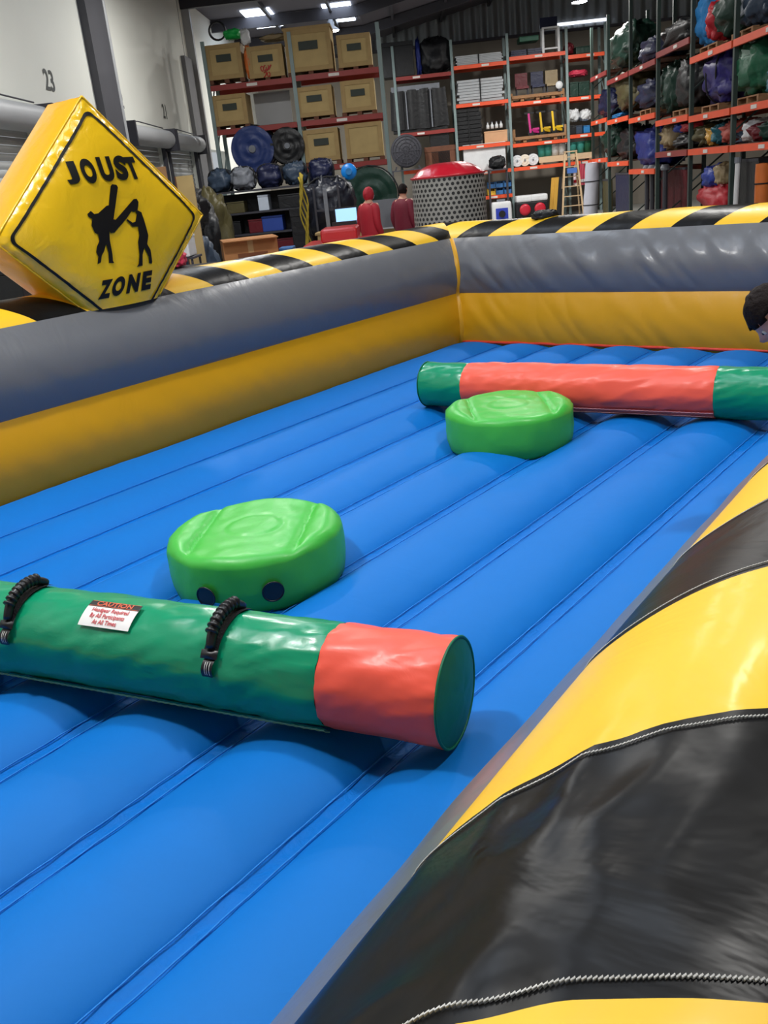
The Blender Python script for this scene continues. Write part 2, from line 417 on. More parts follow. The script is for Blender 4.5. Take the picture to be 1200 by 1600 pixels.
# ------------------------------------------------------------------ pedestals
def pedestal(cx, cy, R, H, ang, label, seed):
    zb = .492
    t = thing('pedestal', (cx, cy, zb), label, 'pedestal', 0, None)
    ca, sa = cos(ang), sin(ang)
    def top(x, y):      # local height of the puffed top
        r = math.hypot(x, y)/R; across = abs(-sa*x+ca*y)/R; al = (ca*x+sa*y)/R
        lip = .010*(1-max(0, (r-.9)/.1)**2) if r > .9 else .010
        ch = .62
        if across > ch: z = .017*sin(pi*min(1, (across-ch)/(1-ch)))**.7
        else: z = .012*(1-(across/ch)**2)-.012*math.exp(-((across-ch)/.05)**2)
        rc = r/.34
        z += -.002*math.exp(-((rc-1)/.14)**2) + (.002 if rc < .9 else 0)
        z += .004*nz(x*14, y*14, seed)*(.4+r) + .006*abs(nz(x*26, y*26, seed+4))*max(0, r-.75)*3
        if r > .86: z *= max(0, (1-r)/.14)**.5
        return H + lip + z
    mb = MB(); n = 96
    prof = [(.93, 0), (.985, .02), (1.015, .06), (1.025, .10), (1.02, .14), (1.012, .182), (1.0, .199)]
    sc = H/.2
    def side(q, i):
        r, z = prof[i]; w = .006*nz(cos(q)*5, sin(q)*5, seed+z*20)+ (.005*abs(nz(q*14, z*9, seed))if i > 4 else 0)
        return ((r*R+w)*cos(q), (r*R+w)*sin(q), z*sc)
    for i in range(len(prof)):
        for j in range(n): mb.v.append(side(2*pi*j/n, i))
    for i in range(len(prof)-1):
        for j in range(n): mb.f.append((i*n+j, i*n+(j+1) % n, (i+1)*n+(j+1) % n, (i+1)*n+j))
    mb.f.append(tuple(range(n))[::-1])
    b = (len(prof)-1)*n; rings = 30
    for i in range(1, rings):
        rr = R*.985*(1-i/rings)
        for j in range(n):
            q = 2*pi*j/n; x, y = rr*cos(q), rr*sin(q); mb.v.append((x, y, top(x, y)))
        for j in range(n):
            o_ = b if i == 1 else len(mb.v)-2*n
            c_ = len(mb.v)-n; mb.f.append((o_+j, o_+(j+1) % n, c_+(j+1) % n, c_+j))
    mb.v.append((0, 0, top(0, 0))); c_ = len(mb.v)-1-n
    for j in range(n): mb.f.append((c_+j, c_+(j+1) % n, c_+n))
    mb.build('drum', V_GREEN, t, True)
    # embossed round patch in the middle of the top
    return t, top
pn, _ = pedestal(-2.425, 2.15, .330, .205, radians(-57.5), 'nearer lime green inflatable pedestal with two black round vents on its side', 3.0)
pf, _ = pedestal(-2.41, 4.04, .332, .21, radians(-52), 'farther lime green inflatable pedestal beside the red baton', 11.0)
for qx, qy in ((325, 930), (426, 922)):
    d = ray(qx, qy); c = Vector((-2.425, 2.15, 0)); o = CAM - c; R = .330*1.02
    A = d.x**2+d.y**2; B = o.x*d.x+o.y*d.y; Cc = o.x**2+o.y**2-R*R; tt = (-B-math.sqrt(B*B-A*Cc))/A
    P = CAM+d*tt; an = math.atan2(P.y-c.y, P.x-c.x)
    mb = MB(); rv = .036
    def fn(u, v):
        q = 2*pi*u; rr = rv*v; da = rr*cos(q)/R; zz = P.z-.492+rr*sin(q); k = .351
        return (k*cos(an+da), k*sin(an+da), zz)
    mb.grid(fn, 28, 4); mb.build('vent', PLASTIC, pn, True)
    mb = MB().tube([Vector(((.351)*cos(an+rv*cos(q)/R), .351*sin(an+rv*cos(q)/R), P.z-.492+rv*sin(q))) for q in [2*pi*i/28 for i in range(28)]], .003, 5, True)
    mb.build('vent_rim', PLASTIC, pn, True)

# ------------------------------------------------------------------ batons
def baton(name, A, ang, R, sects, label, seed):
    t = thing(name, A, label, 'baton', ang)
    # local x runs along the baton from the measured end; sects: (x0, x1, material, part name)
    for x0, x1, m, pn_ in sects:
        L = x1-x0; mb = MB(); nl = max(24, int(L*110))
        def fn(u, v):
            x = x0+L*v; q = 2*pi*u; e = min(v, 1-v)*L
            g = .0035*nz(x*3, cos(q)*1.5+seed, sin(q)*1.5)
            r1 = nz(x*9+q*2.2, cos(q)*2.5+seed, sin(q)*2.5); g += .010*(abs(r1)-.22)
            g += .004*math.exp(-e/.05)*nz(cos(q)*9, sin(q)*9, seed+x0)
            g -= .003*math.exp(-e/.012)
            rr = R+g
            z = rr*sin(q); 
            return (x, rr*cos(q), max(z, -R*.985))
        mb.grid(fn, 64, nl); mb.build(pn_, m, t, True)
    xs = [s[0] for s in sects]+[s[1] for s in sects]
    for xe, sgn in ((min(xs), -1), (max(xs), 1)):
        mb = MB()
        mb.grid(lambda u, v: (xe+sgn*.022*(1-v**2.2)+.002*nz(cos(2*pi*u)*v*5, sin(2*pi*u)*v*5, seed), (R*.985)*v*cos(2*pi*u), max(-R*.985, (R*.985)*v*sin(2*pi*u))), 48, 8)
        mb.build('end_cap', V_BGREEN_END, t, True)
        mb = MB().tube([(xe, R*cos(q), max(-R*.98, R*sin(q))) for q in [2*pi*i/48 for i in range(48)]], .004, 5, True); mb.build('end_piping', V_BGREEN_END, t, True)
    return t
NB = baton('jousting_baton', (-1.126, 1.566, .694), .24, .139, [(-.325, 0, V_BRED, 'red_sleeve'), (-1.67, -.325, V_BGREEN, 'green_sleeve'), (-2.0, -1.67, V_BRED, 'red_sleeve')],
           'green jousting baton with red ends, black handles and a caution label, lying nearest', 2.0)
FB = baton('jousting_baton', (-3.217, 4.44, .690), .1255, .135, [(0, .285, V_BGREEN, 'green_sleeve'), (.285, 1.72, V_BRED, 'red_sleeve'), (1.72, 2.05, V_BGREEN, 'green_sleeve')],
           'red jousting baton with green ends lying behind the farther pedestal', 9.0)
# welted seam along the underside edge, as sewn flap with double stitching
def flap(t, x0, x1, R, q0, m, sgn):
    mb = MB(); mb.grid(lambda u, v: (x0+(x1-x0)*u, sgn*-(R+.004)*cos(q0+.28*v)*-1, (R+.004+.003*sin(pi*v))*sin(q0+.28*v)+.002*nz(u*20, v*3)), 60, 4)
    f = mb.build('seam_flap', m, t, True)
    for qq in (.02, .25):
        pts = [(x0+(x1-x0)*i/120, (R+.009)*cos(q0+qq)*sgn, (R+.009)*sin(q0+qq)+.001*(-1)**i) for i in range(121)]
        MB().tube(pts, .0016, 4).build('stitching', mat('pale_green_thread', (120, 190, 165), .7) if m is V_BGREEN else mat('pale_red_thread', (240, 170, 160), .7), f)
flap(NB, -1.67, -.325, .139, radians(-56), V_BGREEN, -1)
flap(FB, .285, 1.72, .135, radians(-50), V_BRED, -1)
# handles: strap around the upper front, moulded ribbed grip, buckle and dangling tag.  q measured from +z towards the camera side (-y)
def cyl(x, q, r): return (x, -r*sin(q), r*cos(q))
for xh in (-.635, -1.355):
    h = bpy.data.objects.new('handle', None); COL.objects.link(h); h.parent = NB
    R = .139
    MB().grid(lambda u, v: cyl(xh-.022+.044*u, radians(-34+92*v), R+.007), 3, 24).build('strap', WEB, h, True)
    pts = [cyl(xh, radians(-22+70*i/20), R+.012+.022*sin(pi*i/20)) for i in range(21)]
    MB().tube(pts, [.013+.002*sin(pi*i/20) for i in range(21)], 10).build('grip', PLASTIC, h, True)
    for i in range(9):
        P = Vector(cyl(xh, radians(-8+42*i/8), R+.030+.004*sin(pi*i/8))); Q = Vector(cyl(xh, radians(-8+42*i/8)+.02, R+.030))
        d = (Q-P).normalized(); t_ = Vector((0, -cos(radians(-8+42*i/8)), -sin(radians(-8+42*i/8))))
        MB().tube([P-t_*.003, P+t_*.003], .0185, 10).build('grip_rib', PLASTIC, h, True)
    a0 = radians(58)
    P = Vector(cyl(xh, a0, R+.014)); 
    mb = MB(); mb.grid(lambda u, v: cyl(xh-.026+.052*u, radians(50+9*v), R+.012+.008*sin(pi*u)*sin(pi*v)), 6, 6); mb.build('buckle', PLASTIC, h, True)
    mb = MB(); mb.grid(lambda u, v: cyl(xh-.016+.034*u-.004*v, radians(59+19*v), R+.006+.010*sin(pi*v)), 3, 8); tg_ = mb.build('hang_tag', PLASTIC, h, True)
    for j, xo in enumerate((-.006, .000, .008)):
        mb = MB(); mb.grid(lambda u, v: cyl(xh+xo+.0018*u, radians(62+13*v), R+.0085+.010*sin(pi*(.16+.7*v))), 1, 8); mb.build('tag_print', STITCH, tg_)
# caution label
lab = bpy.data.objects.new('caution_label', None); COL.objects.link(lab); lab.parent = NB
Rl = .139+.010
LX0, LX1, LQ0, LQ1 = -1.095, -.915, radians(9), radians(43)
def lp(x, y, r=Rl): # x 0..1 , y 0..1 from top
    return cyl(LX0+(LX1-LX0)*x, LQ0+(LQ1-LQ0)*y, r)
MB().grid(lambda u, v: lp(u, v), 8, 16).build('label_card', mat('white_label', (236, 234, 230), .5, .03), lab, True)
hb = MB().grid(lambda u, v: lp(u, v*.26, Rl+.0008), 8, 8).build('label_header', mat('label_black', (28, 26, 25), .5, .05), lab, True)
def ltext(txt, yc, size, m, bold, sx):
    v, f = text_mesh(txt, size, bold, sx); v, f = subdiv(v, f, .012)
    W_ = LX1-LX0; Hh = Rl*(LQ1-LQ0)
    mobj('lettering', [lp(.5+q.x/W_, yc-q.y/Hh, Rl+.0018) for q in v], f, m, lab)
ORG_T = mat('label_orange', (214, 96, 60), .5, .05); RED_T = mat('label_red', (196, 30, 44), .5, .05)
ltext('CAUTION', .13, .022, ORG_T, .0005, 1.3)
for i, s_ in enumerate(('Headgear Required', 'By All Participants', 'At All Times')): ltext(s_, .40+.22*i, .0195, RED_T, .0003, .86)
for yy in (.02, .24): MB().grid(lambda u, v: lp(.02+.96*u, yy-.008+.016*v, Rl+.0016), 8, 1).build('label_rule', ORG_T, lab)

# ------------------------------------------------------------------ diamond sign
SC = Vector((-4.40, 3.207, 1.7975)); SK = .967; SA = Vector((.06, .998, .0085)).normalized(); SB = Vector((.0066, -.0089, 1)); SB = (SB-SA*SB.dot(SA)).normalized(); SN = SA.cross(SB)
sign = thing('inflatable_sign', (SC.x-.2, SC.y, 1.44), 'yellow diamond inflatable sign reading JOUST ZONE standing on the left wall', 'sign')
S_ORG = Vector((SC.x-.2, SC.y, 1.44))
SH = .667; SS = SH/math.sqrt(2)
def sfront(a, b):
    p = (a+b)/math.sqrt(2)/SS; q = (a-b)/math.sqrt(2)/SS
    p = max(-1, min(1, p)); q = max(-1, min(1, q))
    f = (1-abs(p)**3.2)*(1-abs(q)**3.2); ed = 1-max(abs(p), abs(q))
    k = .085*f**.6
    ridge = max(0, 1-abs(ed-.06)/.10)
    k += .011*ridge*nz(p*13, q*13, 3) + .006*nz(a*6, b*6, 5)*min(1, ed*4)
    return -.035+k
def sw(a, b, n): return SC + SA*a + SB*b + SN*n - S_ORG
CUT = -.425
def clip_low(mb_obj):
    bm = bmesh.new(); bm.from_mesh(mb_obj.data)
    bmesh.ops.bisect_plane(bm, geom=list(bm.verts)+list(bm.edges)+list(bm.faces), plane_co=sw(0, CUT, 0), plane_no=-SB, clear_outer=True)
    bm.to_mesh(mb_obj.data); bm.free(); return mb_obj
R2 = math.sqrt(2)
def pq(u, v): 
    p = (2*u-1)*SS; q = (2*v-1)*SS; 
    return (p+q)/R2, (p-q)/R2
mb = MB(); mb.grid(lambda u, v: sw(*pq(u, v), sfront(*pq(u, v))), 72, 72); clip_low(mb.build('front_face', V_SIGN, sign, True))
mb = MB(); mb.grid(lambda u, v: sw(*pq(u, v), -.4-.02-sfront(*pq(u, v))), 30, 30); clip_low(mb.build('back_face', V_SIGN, sign, True))
cs = [(0, 1), (1, 1), (1, 0), (0, 0)]
for i in range(4):
    (u0, v0), (u1, v1) = cs[i], cs[(i+1) % 4]
    def fn(s, t):
        a, b = pq(u0+(u1-u0)*s, v0+(v1-v0)*s); k = 1+.045*sin(pi*t)**.8*(sin(pi*s)**.3) + .008*nz(s*9, t*5, i)*sin(pi*t)
        return sw(a*k, b*k, -.035-.35*t)
    mb = MB().grid(fn, 40, 14); clip_low(mb.build('side_panel', V_SIGNS, sign, True))
    if i != 9:
        pts = []
        for s in range(61):
            a, b = pq(u0+(u1-u0)*s/60, v0+(v1-v0)*s/60)
            if b > CUT+.01: pts.append(sw(a*1.004, b*1.004, -.034+.003*nz(s*.7, i)))
        if len(pts) > 3: MB().tube(pts, .006, 5).build('edge_piping', V_SIGN, sign, True)
# printed border
BH = .597; bw = .010; rc = .038
def rdiamond(h):
    out = []
    for k in range(4):
        c0 = [(0, h), (h, 0), (0, -h), (-h, 0)][k]; an0 = [pi*.75, pi*.25, -pi*.25, -pi*.75][k]
        cc = (c0[0]*(1-rc*R2/h), c0[1]*(1-rc*R2/h))
        for j in range(7):
            an = an0 - (pi/2)*j/6; out.append((cc[0]+rc*cos(an), cc[1]+rc*sin(an)))
        c1 = [(0, h), (h, 0), (0, -h), (-h, 0)][(k+1) % 4]; cc1 = (c1[0]*(1-rc*R2/h), c1[1]*(1-rc*R2/h)); an = an0-pi/2
        a0 = (cc[0]+rc*cos(an), cc[1]+rc*sin(an)); a1 = (cc1[0]+rc*cos(an), cc1[1]+rc*sin(an))
        for j in range(1, 40): out.append((a0[0]+(a1[0]-a0[0])*j/40, a0[1]+(a1[1]-a0[1])*j/40))
    return out
o1, o2 = rdiamond(BH+bw), rdiamond(BH-bw); mb = MB(); n_ = len(o1)
for i in range(n_):
    for a, b in (o1[i], o2[i]): mb.v.append(tuple(sw(a, b, sfront(a, b)+.005)))
for i in range(n_):
    j = (i+1) % n_; mb.f.append((2*i, 2*j, 2*j+1, 2*i+1))
clip_low(mb.build('border_line', INK, sign, True))
def decal(name, v, f):
    if len(f) == 1:
        from mathutils.geometry import tessellate_polygon
        f = [tuple(q) for q in tessellate_polygon([v])]
    v, f = subdiv(v, f, .03)
    recalc(mobj(name, [sw(q.x, q.y, sfront(q.x, q.y)+.006) for q in v], f, INK, sign))
for ch, t_, b_, wd_ in (('J', (-.209, .364), (-.197, .246), .075), ('O', (-.111, .372), (-.093, .241), .085), ('U', (.003, .375), (.016, .244), .09), ('S', (.109, .375), (.112, .243), .085), ('T', (.178, .365), (.199, .243), .085),
                    ('Z', (-.121, -.278), (-.157, -.38), .075), ('O', (-.033, -.272), (-.077, -.377), .08), ('N', (.068, -.271), (.028, -.375), .085), ('E', (.163, -.269), (.131, -.375), .07)):
    v, f = text_mesh(ch, 1, .062)
    x0, x1 = min(q.x for q in v), max(q.x for q in v); y0, y1 = min(q.y for q in v), max(q.y for q in v)
    vv = []
    for q in v:
        xx = (q.x-(x0+x1)/2)/(x1-x0)*wd_; k = (q.y-y0)/(y1-y0)
        # ZONE is slanted, its baseline sits just above the wall
        bx_, by_ = b_[0]+(t_[0]-b_[0])*k, b_[1]+(t_[1]-b_[1])*k
        vv.append(Vector(((bx_+xx)*SK, by_*SK, 0)))
    decal('letter', vv, f)
def spx(zx, zy):
    d = ray(100+zx/5.716, 200+zy/5.716); P = CAM + d*((SC+SN*.05-CAM).dot(SN)/d.dot(SN)) - SC; return Vector((P.dot(SA), P.dot(SB), 0))
F1 = [(205,770),(235,740),(265,768),(300,762),(375,695),(395,690),(412,520),(425,503),(465,508),(478,530),(437,815),(455,820),(570,690),(620,635),(648,632),(665,660),(662,700),(655,735),(620,752),(600,742),(555,805),(445,935),(415,940),(400,925),(405,1000),(430,1130),(435,1185),(447,1207),(400,1207),(395,1120),(372,1035),(355,1100),(335,1140),(330,1200),(300,1216),(305,1150),(285,1110),(290,1060),(310,1010),(300,948),(270,938),(240,870),(247,812),(215,795)]
F2 = [(645,730),(690,752),(715,830),(750,960),(745,1000),(740,1035),(775,1090),(795,1195),(790,1212),(765,1207),(760,1150),(715,1070),(700,1130),(704,1228),(650,1240),(668,1210),(670,1130),(655,1020),(665,960),(655,882),(605,882),(552,825),(558,812),(605,845),(632,838),(648,770),(636,752)]
for F in (F1, F2): decal('jouster_silhouette', [spx(*q) for q in F][::-1], [tuple(range(len(F)))])

# ================================================================== RACKS
R_ORANGE = mat('orange_beam_paint', (232, 84, 44), .5, .15, 3)
R_RED = mat('dark_red_beam_paint', (140, 44, 40), .55, .2, 3)
R_POST = mat('green_grey_post', (122, 140, 140), .5, .2, 3)
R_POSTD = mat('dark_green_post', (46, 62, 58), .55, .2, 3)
TAGM = mat('white_beam_tag', (214, 206, 200), .6, .1, 20)
WOOD = mat('pallet_wood', (150, 112, 78), .85, .3, 5, .3, 20)
WOODD = mat('dark_pallet_wood', (104, 66, 48), .85, .3, 5, .3, 20)
PLY = mat('crate_plywood', (178, 154, 104), .8, .16, 4, .1, 12)
PLY2 = mat('crate_batten', (164, 138, 92), .8, .18, 6)
CARD = mat('cardboard', (178, 124, 78), .85, .12, 4)
DARKL = mat('crate_dark_plate', (48, 56, 50), .7, .1, 8)
def tarp(name, rgb, rough=.45): return mat('tarp_'+name, rgb, rough, .18, 3, .6, 6, coat=.0, dist=.8, spec=.35)
T = {k: tarp(k, v) for k, v in dict(black=(26, 27, 30), navy=(28, 34, 66), blue=(34, 58, 150), royal=(30, 44, 118), purple=(44, 38, 104), green=(34, 92, 66), dkgreen=(22, 52, 42), teal=(36, 96, 110),
      grey=(120, 124, 132), white=(214, 216, 218), red=(176, 36, 48), maroon=(98, 24, 34), sky=(44, 118, 178), steel=(52, 66, 84), olive=(82, 76, 48), tan=(150, 132, 100), orange=(206, 110, 50), gold=(196, 150, 60), pink=(206, 62, 88), lime=(80, 176, 60)).items()}

def rack(name, label, e0, w0, along, posts, depth, rows, post_m, height, tags=True, braces=True):
    """posts: positions along the face; rows: (i, z, material) beam in bay i.  along 'e' (face looks to -W) or 'w' (face looks to -E)."""
    t = wthing(name, e0, w0, 0, label, 'rack')
    def q(s, d, z): return (s, d, z) if along == 'e' else (d, s, z)
    def bx2(nm, m, s0, s1, d0, d1, z0, z1, par=t):
        a = q(s0, d0, z0); b = q(s1, d1, z1)
        return bx(nm, m, par, min(a[0], b[0]), max(a[0], b[0]), min(a[1], b[1]), max(a[1], b[1]), z0, z1)
    for s in posts:
        for d in (0, depth): bx2('upright', post_m, s-.045, s+.045, d, d+.08, 0, height)
        if braces:
            z = .3; k = 0
            while z < height-.9:
                MB().bar(q(s, .06, z), q(s, depth, z+.8), .03).build('brace', post_m, t); z += .9; k += 1
    for i, z, m in rows:
        s0, s1 = posts[i]+.05, posts[i+1]-.05
        f = bx2('beam', m, s0, s1, -.03, .03, z-.12, z); bx2('beam', m, s0, s1, depth+.04, depth+.1, z-.12, z)
        for c in (.3, .72): bx2('deck_board', WOODD, s0+(s1-s0)*(c-.28), s0+(s1-s0)*(c+.26), .04, depth, z-.012, z+.012)
        if tags:
            c = s0+(s1-s0)*(.35+.3*random.random()); bx2('tag_plate', TAGM, c-.13, c+.13, -.042, -.031, z-.095, z-.03, f)
    return t
LRW = 24.0
rack('pallet_rack', 'pallet rack with dark red beams holding plywood crates by the dock wall', 0, LRW, 'e', [-4.6, -2.5, -.38], 1.1,
     [(0, 4.42, R_RED), (1, 4.44, R_RED), (0, 3.42, R_RED), (1, 3.42, R_RED), (0, 2.36, R_RED), (1, 2.36, R_RED)], R_POST, 5.4)
BRW = 35.0
rack('pallet_rack', 'long pallet rack with orange beams against the far wall', 0, BRW, 'e', [-.1, 1.95, 3.9, 5.95, 7.3], 1.1,
     [(0, 5.2, R_RED), (0, 3.36, R_RED), (0, 2.1, R_ORANGE), (1, 5.35, R_ORANGE), (1, 4.12, R_ORANGE), (1, 2.72, R_ORANGE), (1, 1.82, R_ORANGE), (1, .95, R_ORANGE), (2, 5.45, R_ORANGE), (2, 3.98, R_ORANGE), (2, 2.62, R_ORANGE), (2, 1.82, R_ORANGE),
      (3, 5.3, R_ORANGE), (3, 3.95, R_ORANGE), (3, 2.72, R_ORANGE), (3, 1.82, R_ORANGE)], R_POST, 6.2)
RRE = 6.0
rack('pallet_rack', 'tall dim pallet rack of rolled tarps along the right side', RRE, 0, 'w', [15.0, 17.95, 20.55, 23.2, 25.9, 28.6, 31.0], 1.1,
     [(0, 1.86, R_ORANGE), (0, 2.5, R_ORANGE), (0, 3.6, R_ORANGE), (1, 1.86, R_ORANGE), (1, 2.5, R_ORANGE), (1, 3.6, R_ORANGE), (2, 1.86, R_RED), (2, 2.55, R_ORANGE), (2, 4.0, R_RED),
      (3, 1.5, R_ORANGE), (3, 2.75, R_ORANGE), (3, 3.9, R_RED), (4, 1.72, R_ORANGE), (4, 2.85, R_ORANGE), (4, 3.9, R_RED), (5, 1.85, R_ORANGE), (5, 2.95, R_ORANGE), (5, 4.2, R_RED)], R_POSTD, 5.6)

# ------------------------------------------------------------------ stored things
def ebox(x0, y0, x1, y1, w):     # picture box -> real extents on the plane at depth w
    xm, ym = (x0+x1)/2, (y0+y1)/2
    a = on_w(x0, ym, w)[0]; b = on_w(x1, ym, w)[0]; z1 = on_w(xm, y0, w)[1]; z0 = on_w(xm, y1, w)[1]; return a, b, z0, z1
def wbox(x0, y0, x1, y1, e):     # the same on the plane at e (right rack); w runs from far (left) to near (right)
    xm, ym = (x0+x1)/2, (y0+y1)/2
    a = on_e(x1, ym, e)[0]; b = on_e(x0, ym, e)[0]; z1 = on_e(xm, y0, e)[1]; z0 = on_e(xm, y1, e)[1]; return a, b, z0, z1
def crate(x0, y0, x1, y1, w, label, lid=False, plate=True, extra=None, base=None):
    a, b, z0, z1 = ebox(x0, y0, x1, y1, w); 
    if base: z0 = base
    W_ = b-a; H = z1-z0; D = min(1.05, W_*1.0)
    t = wthing('wooden_crate', (a+b)/2, w+.06, z0, label, 'crate', 'plywood crates on the dark red rack')
    h = W_/2
    for s in (-.9, 0, .9): bx('skid', WOODD, t, s*h-.06, s*h+.06, 0, D, 0, .09)
    z = .09
    bx('front_panel', PLY, t, -h, h, 0, .025, z, H); bx('back_panel', PLY, t, -h, h, D-.025, D, z, H)
    for s in (-1, 1): bx('side_panel', PLY, t, min(s*h, s*(h-.025)), max(s*h, s*(h-.025)), .026, D-.026, z, H)
    bx('bottom_panel', PLY, t, -h+.03, h-.03, .03, D-.03, z, z+.03)
    for s in (-1, 1): bx('batten', PLY2, t, s*(h-.05)-.05, s*(h-.05)+.05, -.02, -.001, z, H)
    bx('batten', PLY2, t, -h+.1, h-.1, -.02, -.001, H-.1, H); bx('batten', PLY2, t, -h+.1, h-.1, -.02, -.001, z, z+.1)
    if lid: bx('lid', PLY2, t, -h-.03, h+.03, -.03, D+.03, H+.001, H+.06)
    if plate: bx('label_plate', DARKL, t, -h*.42, h*.42, -.026, -.021, H*.55, H*.74)
    if extra == 'scrawl':
        P_ = mat('red_spray_paint', (178, 52, 44), .6, .1)
        for k, (sx, sz) in enumerate(((-.25, .36), (-.1, .38), (.05, .36), (.2, .38), (-.12, .2), (.08, .2))):
            pts = [(h*(sx+.12*cos(i*.9+k)*.7), -.024, H*(sz+.075*sin(i*.8+k*1.7))) for i in range(7)]
            MB().tube(pts, .014, 5).build('spray_mark', P_, t)
    return t, (a+b)/2, w+.06+D/2, z1, W_
crate(322, 68, 378, 130, LRW, 'plywood crate on the top beam nearest the dock wall, cable and green cloth on it')
crate(387, 70, 443, 127, LRW, 'plywood crate with red spray-painted marks on the top beam', extra='scrawl')
crate(446, 44, 518, 117, LRW, 'largest plywood crate, lidded, in the middle of the top beam', lid=True)
crate(527, 52, 580, 110, LRW, 'plywood crate at the right end of the top beam')
crate(333, 147, 386, 202, LRW, 'plywood crate alone at the left of the middle beam')
crate(463, 134, 520, 188, LRW, 'plywood crate left of the pair on the middle beam')
crate(533, 124, 586, 180, LRW, 'plywood crate right of the pair on the middle beam')
crate(475, 201, 530, 258, LRW, 'plywood crate with dark plate on the lowest crate beam')
crate(540, 191, 598, 252, LRW, 'plain plywood crate without a plate on the lowest crate beam', plate=False)

def blob(u, v, sx, sy, sz, seed, lump, fold, sq):
    q = 2*pi*u; p = pi*(v-.5)
    def se(c, e): return math.copysign(abs(c)**e, c)
    x = se(cos(p), sq)*se(cos(q), sq); y = se(cos(p), sq)*se(sin(q), sq); z = se(sin(p), sq)
    d = Vector((x, y, z))
    g = 1 + lump*noise.noise(d*1.7+Vector((seed, 0, 0))) + fold*(abs(noise.noise(Vector((d.x*3.5, d.y*3.5, d.z*1.4+seed))))-.25) + .6*fold*(abs(noise.noise(Vector((d.x*7+d.z*2, d.y*7, d.z*3+seed))))-.2)
    return (x*sx*g, y*sy*g, max(-sz, z*sz*g))
def bundle(name, e, w, z0, sx, sy, H, m, label, cat, seed=None, strap=True, sq=.72, lump=.18, fold=.3, group=None, tie=False, rot=0):
    """a tied tarp or sack: sx, sy half widths, H height."""
    seed = random.random()*90 if seed is None else seed
    t = wthing(name, e, w, z0, label, cat, group, rot); sz = H/2
    mb = MB(); mb.grid(lambda u, v: blob(u, v, sx, sy, sz, seed, lump, fold, sq), 44, 30); mb.map(lambda v: v+Vector((0, 0, sz)))
    mb.build('cover', m, t, True)
    if strap:
        for k in (-.35, .35):
            pts = []
            for i in range(20):
                q = 2*pi*i/20
                x = sx*1.06*math.copysign(abs(cos(q))**sq, cos(q)); zz = sz*1.02*math.copysign(abs(sin(q))**sq, sin(q))
                pts.append((x*.96, k*sy*1.0, sz+zz))
            MB().tube(pts, .018, 5, True).build('strap', WEB, t, True)
    if tie:
        MB().tube([(0, 0, H*.93), (.03, .01, H*1.02), (.06, -.02, H*1.1)], [.05, .03, .06], 7).build('tied_neck', m, t, True)
    return t
def roll(name, e, w, z0, R, L, m, label, cat, axis='w', group=None, core=True, seed=None):
    """a rolled tarp lying on its side, spiral end facing the camera (axis 'w') or the aisle (axis 'e')."""
    seed = random.random()*90 if seed is None else seed
    t = wthing(name, e, w, z0, label, cat, group)
    def P(x, y, z): return (x, y, z) if axis == 'w' else (y, x, z)
    mb = MB()
    def fn(u, v):
        q = 2*pi*u; r = R*(1+.06*nz(cos(q)*1.5, sin(q)*1.5, seed)+.08*(abs(nz(cos(q)*3, sin(q)*3+v*3, seed+3))-.2))
        return P(r*cos(q), L*v, R+max(-R, r*sin(q)))
    mb.grid(fn, 40, 10); mb.build('roll', m, t, True)
    for end in (0, 1):
        mb = MB(); mb.grid(lambda u, v: P(R*.99*v*cos(2*pi*u), L*end+(-1 if end == 0 else 1)*(.03*R*(1+sin(v*16+2*pi*u))*(1-v**6)*(.4+abs(nz(cos(2*pi*u)*v*2, sin(2*pi*u)*v*2, seed)))+.06*R*nz(cos(2*pi*u)*v*3, sin(2*pi*u)*v*3, seed+5)), R+max(-R, R*.99*v*sin(2*pi*u))), 36, 18)
        mb.build('spiral_end', m, t, True)
    if core: 
        mb = MB().tube([P(0, -.09*R-.02, R), P(0, .05, R)], R*.16, 12); mb.build('core_tube', T['grey'], t)
    for k in (.25, .75):
        mb = MB().tube([P(R*1.05*cos(2*pi*i/24), L*k, R+max(-R*.99, R*1.05*sin(2*pi*i/24))) for i in range(24)], .016, 5, True); mb.build('strap', WEB, t)
    return t
def pallet(e, w, z, wd_=1.1, dp=1.0, label='', group=None, m=None):
    m = m or WOOD
    t = wthing('pallet', e, w, z, label, 'pallet', group); h = wd_/2
    for x in (-h+.05, 0, h-.05): bx('stringer', m, t, x-.04, x+.04, 0, dp, .025, .11)
    for k in range(6): y = dp*k/5*.9; bx('deck_slat', m, t, -h, h, y, y+.1*dp, .11, .135)
    for k in range(3): y = dp*k/2*.9; bx('bottom_slat', m, t, -h, h, y, y+.1*dp, 0, .025)
    return t
def boxthing(name, e, w, z, sx, sy, H, m, label, cat, group=None, flap=None, rot=0, band=None):
    t = wthing(name, e, w, z, label, cat, group, rot)
    bevel(bx('body', m, t, -sx, sx, 0, sy*2, 0, H*.88), min(.015, H*.08)); bevel(bx('lid', m if flap is None else flap, t, -sx*1.02, sx*1.02, -.01, sy*2+.01, H*.881, H), min(.01, H*.04))
    if band: bx('front_label', band, t, -sx*.4, sx*.4, -.012, -.003, H*.3, H*.62)
    return t
def stack(name, e, w, z, sx, D, n, th, m, label, cat, group=None, jit=.03, part='panel'):
    t = wthing(name, e, w, z, label, cat, group); rr = random.Random(n*7+int(e*10))
    for k in range(n):
        o = rr.uniform(-jit, jit); bx(part, m, t, -sx+o, sx+o, rr.uniform(0, jit), D, k*th, k*th+th*.86)
    bx('strap', WEB, t, -.02, .02, -.012, -.004, 0, n*th); return t
def on_beam(x0, y0, x1, y1, w): return ebox(x0, y0, x1, y1, w)

